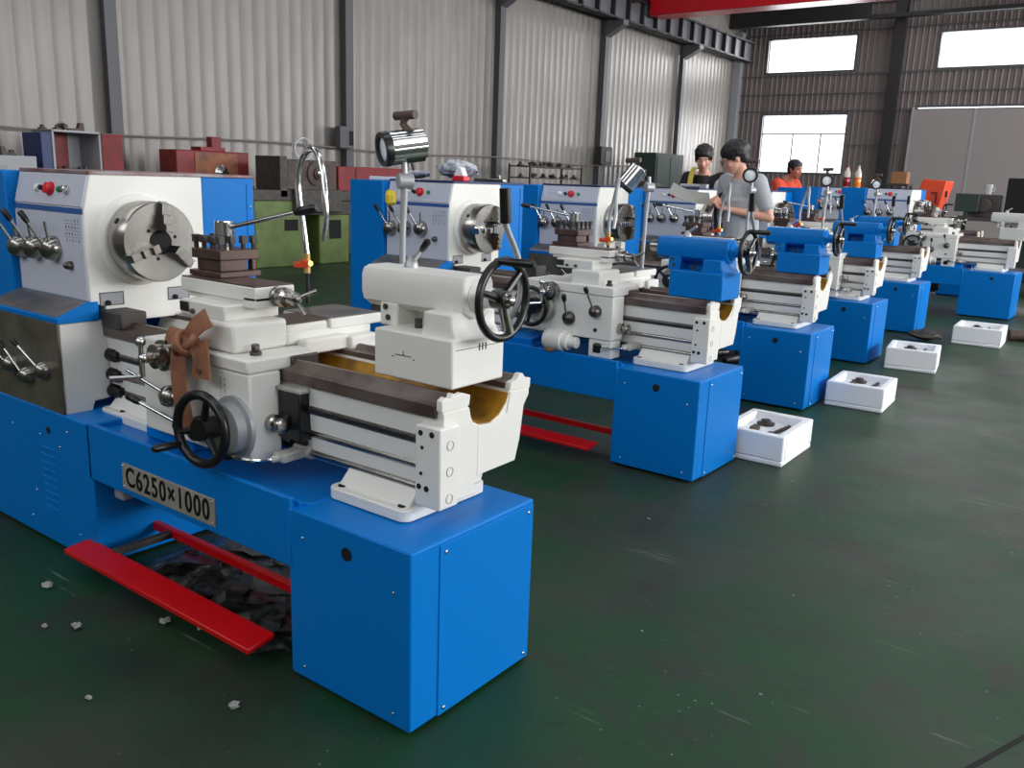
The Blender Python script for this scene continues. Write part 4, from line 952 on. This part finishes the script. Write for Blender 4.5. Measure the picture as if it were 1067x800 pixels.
# grey drawer box on bench at the far left
bench('work_bench', 'low dark bench by the left wall at the picture edge', -12.7, -11.9, 4.6, 5.62, 1.19)
o = obj('drawer_unit', MB().box(-.3, .3, -.42, .42, 0, .32).use(1).box(.295, .303, -.06, .06, .14, .20), ['light_grey', 'paper'], None, .006); o.location = (-12.3, 5.22, 1.191)
tag(o, 'grey steel parts drawer left of the red cabinet', 'drawer')
castings(5, 'on the grey drawer by the left wall', 'castings on the grey drawer', -12.5, -12.1, 4.84, 5.60, 1.512, 4, sz=(.09, .13))
# red cabinet
cb = thing('tool_cabinet', 'open dark red tool cabinet with blue side against the left wall', 'cabinet', (-12.35, 6.27, 0)); cb.scale = (1, 1, 1.035)
obj('cabinet_shell', MB().box(-.3, -.27, -.33, .28, .1, 1.80).box(-.3, .25, -.36, -.33, .1, 1.80).box(-.3, .25, .28, .31, .1, 1.80).box(-.3, .25, -.36, .31, 1.78, 1.81).box(-.3, .25, -.36, .31, .1, .13), 'light_grey', cb, .004)
obj('shelf', MB().box(-.27, .24, -.33, .28, 1.27, 1.30), 'darkred', cb)
obj('shelf', MB().box(-.27, .24, -.33, .28, .8, .83), 'darkred', cb)
obj('red_back', MB().box(-.268, -.255, -.33, .10, 1.30, 1.78), 'darkred', cb)
obj('door', MB().prism([(.25, .31), (.27, .31), (.36, .56), (.34, .57)], 'z', .12, 1.79), 'darkred', cb, .003)
obj('side_panel', MB().box(-.28, .24, -.50, -.365, .1, 1.76), 'navy', cb, .004)
obj('plinth', MB().box(-.28, .22, -.5, .30, 0, .1), 'dark_iron', cb)
castings(5, 'inside the open red cabinet', 'castings in the cabinet', -12.5, -12.2, 5.99, 6.50, 1.346, 9, sz=(.05, .08))
castings(5, 'heaped on top of the red cabinet', 'castings on the cabinet', -12.5, -12.3, 5.90, 6.56, 1.874, 12, mats=('dark_iron', 'casting_brown'), sz=(.11, .16))
# old lathe with red headstock
def old_machine(nm, label, x, y0, y1, zb, zt, body, faceM, base, chuck=True, boxtop=True):
    t_ = thing(nm, label, 'machine', (x, (y0+y1)/2, 0)); c = (y1-y0)/2
    obj('base', MB().box(-.3, .3, -c, -c*.35, 0, zb-.16).box(-.3, .3, c*.35, c, 0, zb-.16), base, t_, .01)
    obj('bed', MB().box(-.24, .24, -c, c, zb-.16, zb-.02).box(-.28, .28, -c, c, zb-.02, zb), 'dark_iron', t_, .006)
    hsb = obj('headstock', MB().prism([(-c*.95, zb), (c*.95, zb), (c*.95, zt), (-c*.55, zt), (-c*.95, zt)], 'x', -.24, .22), body, t_, .015)
    obj('face_plate', MB().box(.22, .235, -c*.5, c*.62, zb+.03, zt-.03), faceM, hsb, .003)
    if chuck:
        m = MB().lathe((.235, c*.15, (zb+zt)/2-.02), (1, 0, 0), [(0, .12), (.03, .12), (.035, .085), (.06, .085), (.065, .05), (.12, .05)], 24)
        for i in range(6): a = i*PI/3; m.cyl((.265, c*.15+.1*math.cos(a), (zb+zt)/2-.02+.1*math.sin(a)), (.28, c*.15+.1*math.cos(a), (zb+zt)/2-.02+.1*math.sin(a)), .012)
        obj('spindle_nose', m, 'chrome', hsb)
        obj('bore', MB().cyl((.29, c*.15, (zb+zt)/2-.02), (.357, c*.15, (zb+zt)/2-.02), .032), 'hole', hsb)
    if boxtop: obj('top_bracket', MB().box(-.06, .08, c*.1, c*.35, zt, zt+.22).box(-.12, .14, -c*.25, c*.4, zt, zt+.06), 'darkred', hsb, .006)
    return t_
old_machine('headstock_machine', 'old machine with dark red headstock and orange front by the left wall', -12.3, 7.68, 9.04, 1.1, 1.70, 'darkred', 'casting_orange', 'dark_iron')
# rack of bright parts beyond it
bench('parts_rack', 'dark parts rack between red headstock and green machine', -12.8, -12.1, 9.15, 9.85, 1.12)
castings(7, 'on the rack beside the red headstock', 'parts on the rack', -12.6, -12.3, 9.2, 9.8, 1.12, 21, mats=('dark_iron', 'steel'), sz=(.05, .09))
# green machine
gm = thing('green_lathe', 'old olive green lathe with dark headstock behind the coolant hose', 'lathe', (-11.2, 9.1, 0))
obj('left_pedestal', MB().prism([(-.9, 0), (.02, 0), (.02, 1.0), (-.9, 1.0)], 'x', -.3, .3), 'green_machine', gm, .02)
obj('right_pedestal', MB().box(-.28, .28, .35, .98, 0, .78), 'green_machine', gm, .02)
obj('recess', MB().box(.296, .305, -.36, -.10, .55, .72).box(.276, .285, .55, .80, .40, .70), 'hole', gm)
obj('bed', MB().box(-.3, .3, -.95, 1.25, 1.0, 1.16).box(-.26, .26, .02, 1.2, .78, 1.0), 'dark_iron', gm, .01)
obj('gearbox', MB().box(.24, .38, -.2, .75, .82, 1.18), 'dark_iron', gm, .02)
obj('headstock', MB().box(-.28, .28, -.28, .72, 1.16, 1.62), 'casting_brown', gm, .02)
obj('end_guard', MB().box(-.29, .3, -.42, -.28, 1.05, 1.66), 'dark_iron', gm, .01)
obj('face_plate', MB().lathe((.28, .30, 1.42), (1, 0, 0), [(0, .19), (.03, .19), (.035, .09), (.07, .09), (.075, .045), (.12, .045)], 28), 'casting_brown', gm)
obj('spindle', MB().lathe((.35, .30, 1.42), (1, 0, 0), [(0, .06), (.05, .06), (.055, .03), (.09, .03)], 18), 'chrome', gm)
obj('wire_coil', MB().torus((0, .25, 1.80), (1, .2, 0), .17, .008, 30, 6).torus((.02, .28, 1.79), (1, -.1, 0), .165, .008, 30, 6).torus((-.02, .23, 1.78), (1, .1, .2), .16, .008, 30, 6), 'grey_metal', gm)
o = tag(obj('steel_bin', MB().box(-.3, .3, -.45, .45, 0, .9).box(-.33, .33, -.48, .48, .9, .94), 'dark_iron', None, .01), 'dark steel bin left of the olive green lathe', 'bin'); o.location = (-11.4, 7.55, 0)
# red boxes and others
old_machine('gearbox_machine', 'dark red boxy machine behind the chrome lamp by the wall', -12.4, 10.95, 12.8, 1.05, 1.56, 'darkred', 'darkred', 'dark_iron', False, False)
eb = thing('electrical_box', 'grey electrical box on the wall column left of the chrome lamp', 'electrical box', (-13.72, 12.62, 1.93))
obj('box_body', MB().box(-.06, .09, -.26, .1, 0, .42), 'column', eb, .006); obj('switch_panel', MB().box(.09, .10, -.02, .09, .06, .34), 'hole', eb)
eb = thing('electrical_box', 'dark electrical box on the wall column above the parts rack', 'electrical box', (-13.72, 22.6, 1.95))
obj('box_body', MB().box(-.06, .12, -.3, .3, 0, .5), 'girder_dark', eb, .006); obj('switch_panel', MB().box(.12, .13, -.06, .18, .08, .38), 'column', eb)
for i, (y, z, ln, lb) in enumerate(((14.0, 2.28, .09, 'taller'), (14.25, 2.05, .12, 'shorter'))):
    o = obj('steel_bar', MB().cyl((0, 0, 0), (-.55, -ln, z), .03, .03, 8), 'dark_iron'); o.location = (-12.9, y, 0.0); tag(o, lb+' dark steel bar leaning on the left wall', 'bar')
o = obj('timber_post', MB().box(-.03, .03, -.03, .03, 0, 1.86), 'wood', None, .004); o.location = (-12.6, 13.2, 0); tag(o, 'slim wooden post standing by the wall left of leaning bars', 'post')
rk = thing('storage_rack', 'dark two-tier rack of castings beyond the second lathe', 'rack', (-12.4, 17.85, 0))
for sy in (-1, 1):
    for sx in (-1, 1): obj('post', MB().box(sx*.3-.02, sx*.3+.02, sy*1.1-.02, sy*1.1+.02, 0, 1.80), 'dark_iron', rk)
for z in (.6, 1.12, 1.5, 1.76): obj('shelf', MB().box(-.3, .3, -1.1, 1.1, z-.03, z), 'dark_iron', rk)
castings(10, 'on the top tier of the dark rack', 'castings on the rack, top tier', -12.5, -12.2, 16.8, 18.7, 1.76, 31, mats=('dark_iron',), sz=(.08, .13))
castings(10, 'on the middle tier of the dark rack', 'castings on the rack, middle tier', -12.5, -12.2, 16.8, 18.9, 1.50, 32, mats=('dark_iron', 'casting_brown'), sz=(.07, .10))
castings(8, 'on the lower tier of the dark rack', 'castings on the rack, lower tier', -12.5, -12.2, 16.8, 18.9, 1.12, 33, mats=('casting_brown', 'dark_iron'), sz=(.10, .16))
bench('work_bench', 'brown cluttered bench between the rack and the dark cabinet', -12.8, -12.0, 19.3, 21.2, 1.15, 'casting_brown')
castings(8, 'on the brown bench beyond the rack', 'castings on the brown bench', -12.6, -12.2, 19.4, 21.1, 1.15, 35, mats=('casting_brown', 'dark_iron'), sz=(.09, .15))
kc = thing('control_cabinet', 'dark green control cabinet behind the second lathe\'s white lamp', 'cabinet', (-12.2, 23.2, 0))
obj('cabinet_body', MB().box(-.35, .35, -.85, .85, .1, 2.30), 'dark_green', kc, .015)
obj('door', MB().box(.35, .37, -.78, -.02, .2, 2.2), 'dark_green', kc, .006); obj('door', MB().box(.35, .37, .02, .78, .2, 2.2), 'dark_green', kc, .006)
obj('side_box', MB().box(-.2, .2, .85, 1.1, 1.75, 2.1), 'girder_dark', kc, .006); obj('plinth', MB().box(-.3, .3, -.8, .8, 0, .1), 'hole', kc)
o = obj('welding_unit', MB().box(-.35, .35, -.5, .5, .0, .95).prism([(-.45, .95), (.45, .95), (.3, 1.45), (-.35, 1.5)], 'x', -.3, .3).cyl((0, 0, 1.45), (0, .1, 1.72), .06), 'dark_iron', None, .02); o.location = (-8.2, 14.9, 0)
tag(o, 'dark machine block behind the third lathe left of the white lamp', 'machine')
# ------------------------------------------------------------------ far right
ob = thing('orange_machine', 'bright orange machine guard at the far right of the lathe row', 'machine', (-3.46, 16.75, 0))
obj('guard', MB().prism([(-.30, 1.10), (.14, 1.12), (.24, 1.68), (-.14, 1.70)], 'y', -.3, .3), 'safety_orange', ob, .012)
obj('base', MB().box(-.3, .2, -.3, .3, 0, 1.0).box(-.4, .5, -.35, .35, 1.0, 1.10), 'dark_iron', ob, .01)
obj('handle', MB().box(.02, .12, -.32, -.30, 1.46, 1.49).box(.09, .12, -.315, -.30, 1.30, 1.49), 'darkred', ob)
o = obj('carton', MB().box(-.14, .14, -.12, .12, 0, .22), 'cardboard', None, .006); o.location = (-4.32, 17.9, 1.62); 
tag(o, 'brown carton left of the orange machine guard', 'carton')
o2 = thing('steel_shelf', 'dark steel stand holding the brown carton', 'stand', (-4.32, 17.9, 0))
obj('stand_top', MB().box(-.2, .2, -.2, .2, 1.58, 1.619), 'dark_iron', o2)
for sx in (-1, 1):
    for sy in (-1, 1): obj('leg', MB().box(sx*.17-.02, sx*.17+.02, sy*.17-.02, sy*.17+.02, 0, 1.58), 'dark_iron', o2)
bench('work_bench', 'long dark bench behind the far short lathe', -2.9, -.4, 15.4, 16.4, 1.12)
o = obj('control_console', MB().box(-.20, .20, -.15, .15, 0, .05).box(-.17, .17, -.12, .12, .05, .62), 'hole', None, .008); o.location = (-2.06, 16.0, 1.12)
tag(o, 'tall black box on the long bench at the right edge', 'box')
o = obj('white_cup', MB().lathe((0, 0, 0), (0, 0, 1), [(0, .035), (.01, .038), (.15, .05), (.155, .045)], 20).torus((.05, 0, .08), (0, 1, 0), .03, .007, 16, 6), 'foam'); o.location = (-2.52, 16.15, 1.481)
tag(o, 'white cup on the dark gearcase at the right', 'cup')
o = obj('gearcase', MB().box(-.22, .22, -.2, .2, 0, .36).cyl((-.24, -.1, .2), (-.3, -.1, .2), .09).cyl((.0, -.2, .18), (.0, -.27, .18), .11), 'dark_iron', None, .012); o.location = (-2.52, 16.1, 1.12)
tag(o, 'dark gearcase on the long bench under the white cup', 'gearcase')
o = obj('monitor', MB().box(-.17, .17, -.04, .04, .08, .36).box(-.03, .03, -.02, .02, .0, .08).box(-.1, .1, -.08, .08, 0, .015), 'dark_green', None, .006); o.location = (-3.02+.28, 15.72, 1.12)
tag(o, 'dark boxed display on the left end of the long bench', 'display')
castings(9, 'on the long bench behind the far lathe', 'castings on the long bench', -2.0, -1.0, 15.5, 15.9, 1.12, 44, mats=('dark_iron', 'casting_brown'), sz=(.06, .12))
for i, (x, y) in enumerate(((-3.0, 13.6), (-2.2, 18.2), (-.7, 13.9))):
    old_machine('idle_machine', ('dark idle machine behind the short lathe, nearest the orange guard', 'dark idle machine beyond the long bench', 'dark idle machine at the far right edge')[i], x+.2, y-.55, y+.55, .95, 1.32, 'dark_iron', 'casting_brown', 'dark_green', True, False) if i else None
# drink bottles on the half hidden lathe
def bottle(label, x, y, z, liquid, cap):
    b = thing('drink_bottle', label, 'bottle', (x, y, z), 0, 'drink bottles on the grey headstock')
    obj('bottle_body', MB().lathe((0, 0, 0), (0, 0, 1), [(0, .045), (.01, .052), (.10, .052), (.12, .048), (.15, .052), (.22, .05), (.28, .024), (.31, .016)], 20), 'clear_bottle', b)
    obj('drink', MB().lathe((0, 0, .004), (0, 0, 1), [(0, .047), (.01, .0535), (.10, .0535), (.12, .0495), (.15, .0535)], 20), liquid, b)
    obj('cap', MB().cyl((0, 0, .305), (0, 0, .335), .018), cap, b)
BZ = 1.424*1.06+.002
bottle('bottle of dark red drink with red cap on the grey headstock', -4.33, 14.62, BZ, 'cola', 'red')
bottle('bottle of orange drink on the grey headstock', -4.16, 14.62, BZ, 'juice', 'clear_bottle')
# clutter on the second and fourth lathes
hx2, hy2, hz2 = -1.72, 3.86, 1.4255
blob('plastic_bag', 'crumpled clear plastic bag on the second lathe headstock', 'bag', (hx2-1.93, hy2+.42, hz2), .16, .10, .05, 'bag_plastic', .022)
blob('plastic_bag', 'small folded plastic bag at the left end of the second headstock', 'bag', (hx2-2.2, hy2+.35, hz2), .09, .07, .022, 'bag_plastic', .012)
o = obj('packet', MB().box(-.045, .045, -.03, .03, 0, .03).use(1).prism([(-.04, .03), (.04, .03), (.015, .08), (-.01, .085)], 'y', -.025, .02), ['button_red', 'foam'], None, .004); o.location = (hx2-1.80, hy2+.30, hz2)
tag(o, 'red and white packet on the second lathe headstock', 'packet')
o = obj('steel_offcut', MB().box(-.12, .12, -.02, .02, 0, .02).cyl((.07, 0, .02), (.07, 0, .045), .015), 'steel', None, .003); o.location = (hx2-1.86, hy2+.66, hz2); tag(o, 'short steel bar lying behind the plastic bag', 'bar')
o = obj('white_tray', MB().box(-.13, .13, -.11, .11, 0, .012).box(-.13, .13, -.11, -.10, .012, .022), 'foam', None, .003); o.location = (hx2-2.41, hy2+.36, 1.4135); tag(o, 'flat white tray on the second lathe gear cover', 'tray')
o = obj('grey_parts', MB().cyl((-.1, 0, .02), (.1, .02, .02), .02).box(.12, .19, -.03, .03, 0, .04), 'grey_metal', None, .003); o.location = (-1.95-1.95, 7.74+.35, 1.425); tag(o, 'small metal part on the fourth lathe headstock', 'part')

# ------------------------------------------------------------------ light: daylight through windows and roof strips
w = bpy.data.worlds.new('daylight'); SC.world = w; w.use_nodes = True
bg = w.node_tree.nodes['Background']; bg.inputs['Color'].default_value = (.86, .93, 1, 1); bg.inputs['Strength'].default_value = 1.6
def area(loc, rot, sx, sy, power, col=(.98, .985, 1)):
    l = bpy.data.lights.new('window_daylight', 'AREA'); l.shape = 'RECTANGLE'; l.size = sx; l.size_y = sy; l.energy = power; l.color = col
    o = bpy.data.objects.new('window_daylight', l); COL.objects.link(o); o.location = loc; o.rotation_euler = rot
for (a0, a1, z0, z1) in right_w: area((RX+.25, (a0+a1)/2, (z0+z1)/2), (0, PI/2, 0), z1-z0, a1-a0, 330 if a0 < 4 else 680)
for (a0, a1, z0, z1) in near_w: area(((a0+a1)/2, NY-.25, (z0+z1)/2), (PI/2, 0, 0), a1-a0, z1-z0, 98)
for (a0, a1, z0, z1) in far_w: area(((a0+a1)/2, FY+.25, (z0+z1)/2), (-PI/2, 0, 0), a1-a0, z1-z0, 30*(z1-z0)*(a1-a0))
for a, b in sky_l: area(((a+b)/2, 13, HZ+.1), (0, 0, 0), b-a, 34, 120)

# ------------------------------------------------------------------ camera
cam = bpy.data.cameras.new('camera'); co = bpy.data.objects.new('camera', cam); COL.objects.link(co); SC.camera = co
cam.sensor_width = 36; cam.lens = 909/1067*36; cam.clip_end = 200; cam.clip_start = .05
Rm = Matrix(((0.7983682505809706, -0.16559692473159343, 0.5789523253116093), (0.6010983601427626, 0.1618400261707775, -0.7826164880468106), (0.03590122418472835, 0.9728234497834028, 0.22874797846878742)))
co.matrix_world = Matrix.Translation((0, 0, 1.45)) @ Rm.to_4x4()
vs = SC.view_settings; vs.view_transform = 'Standard'; vs.look = 'None'; vs.gamma = 1; vs.use_curve_mapping = False; vs.exposure = 0.5
SC.cycles.use_denoising = True
SC.cycles.max_bounces = 8; SC.cycles.transparent_max_bounces = 8
SC.cycles.sample_clamp_indirect = 6
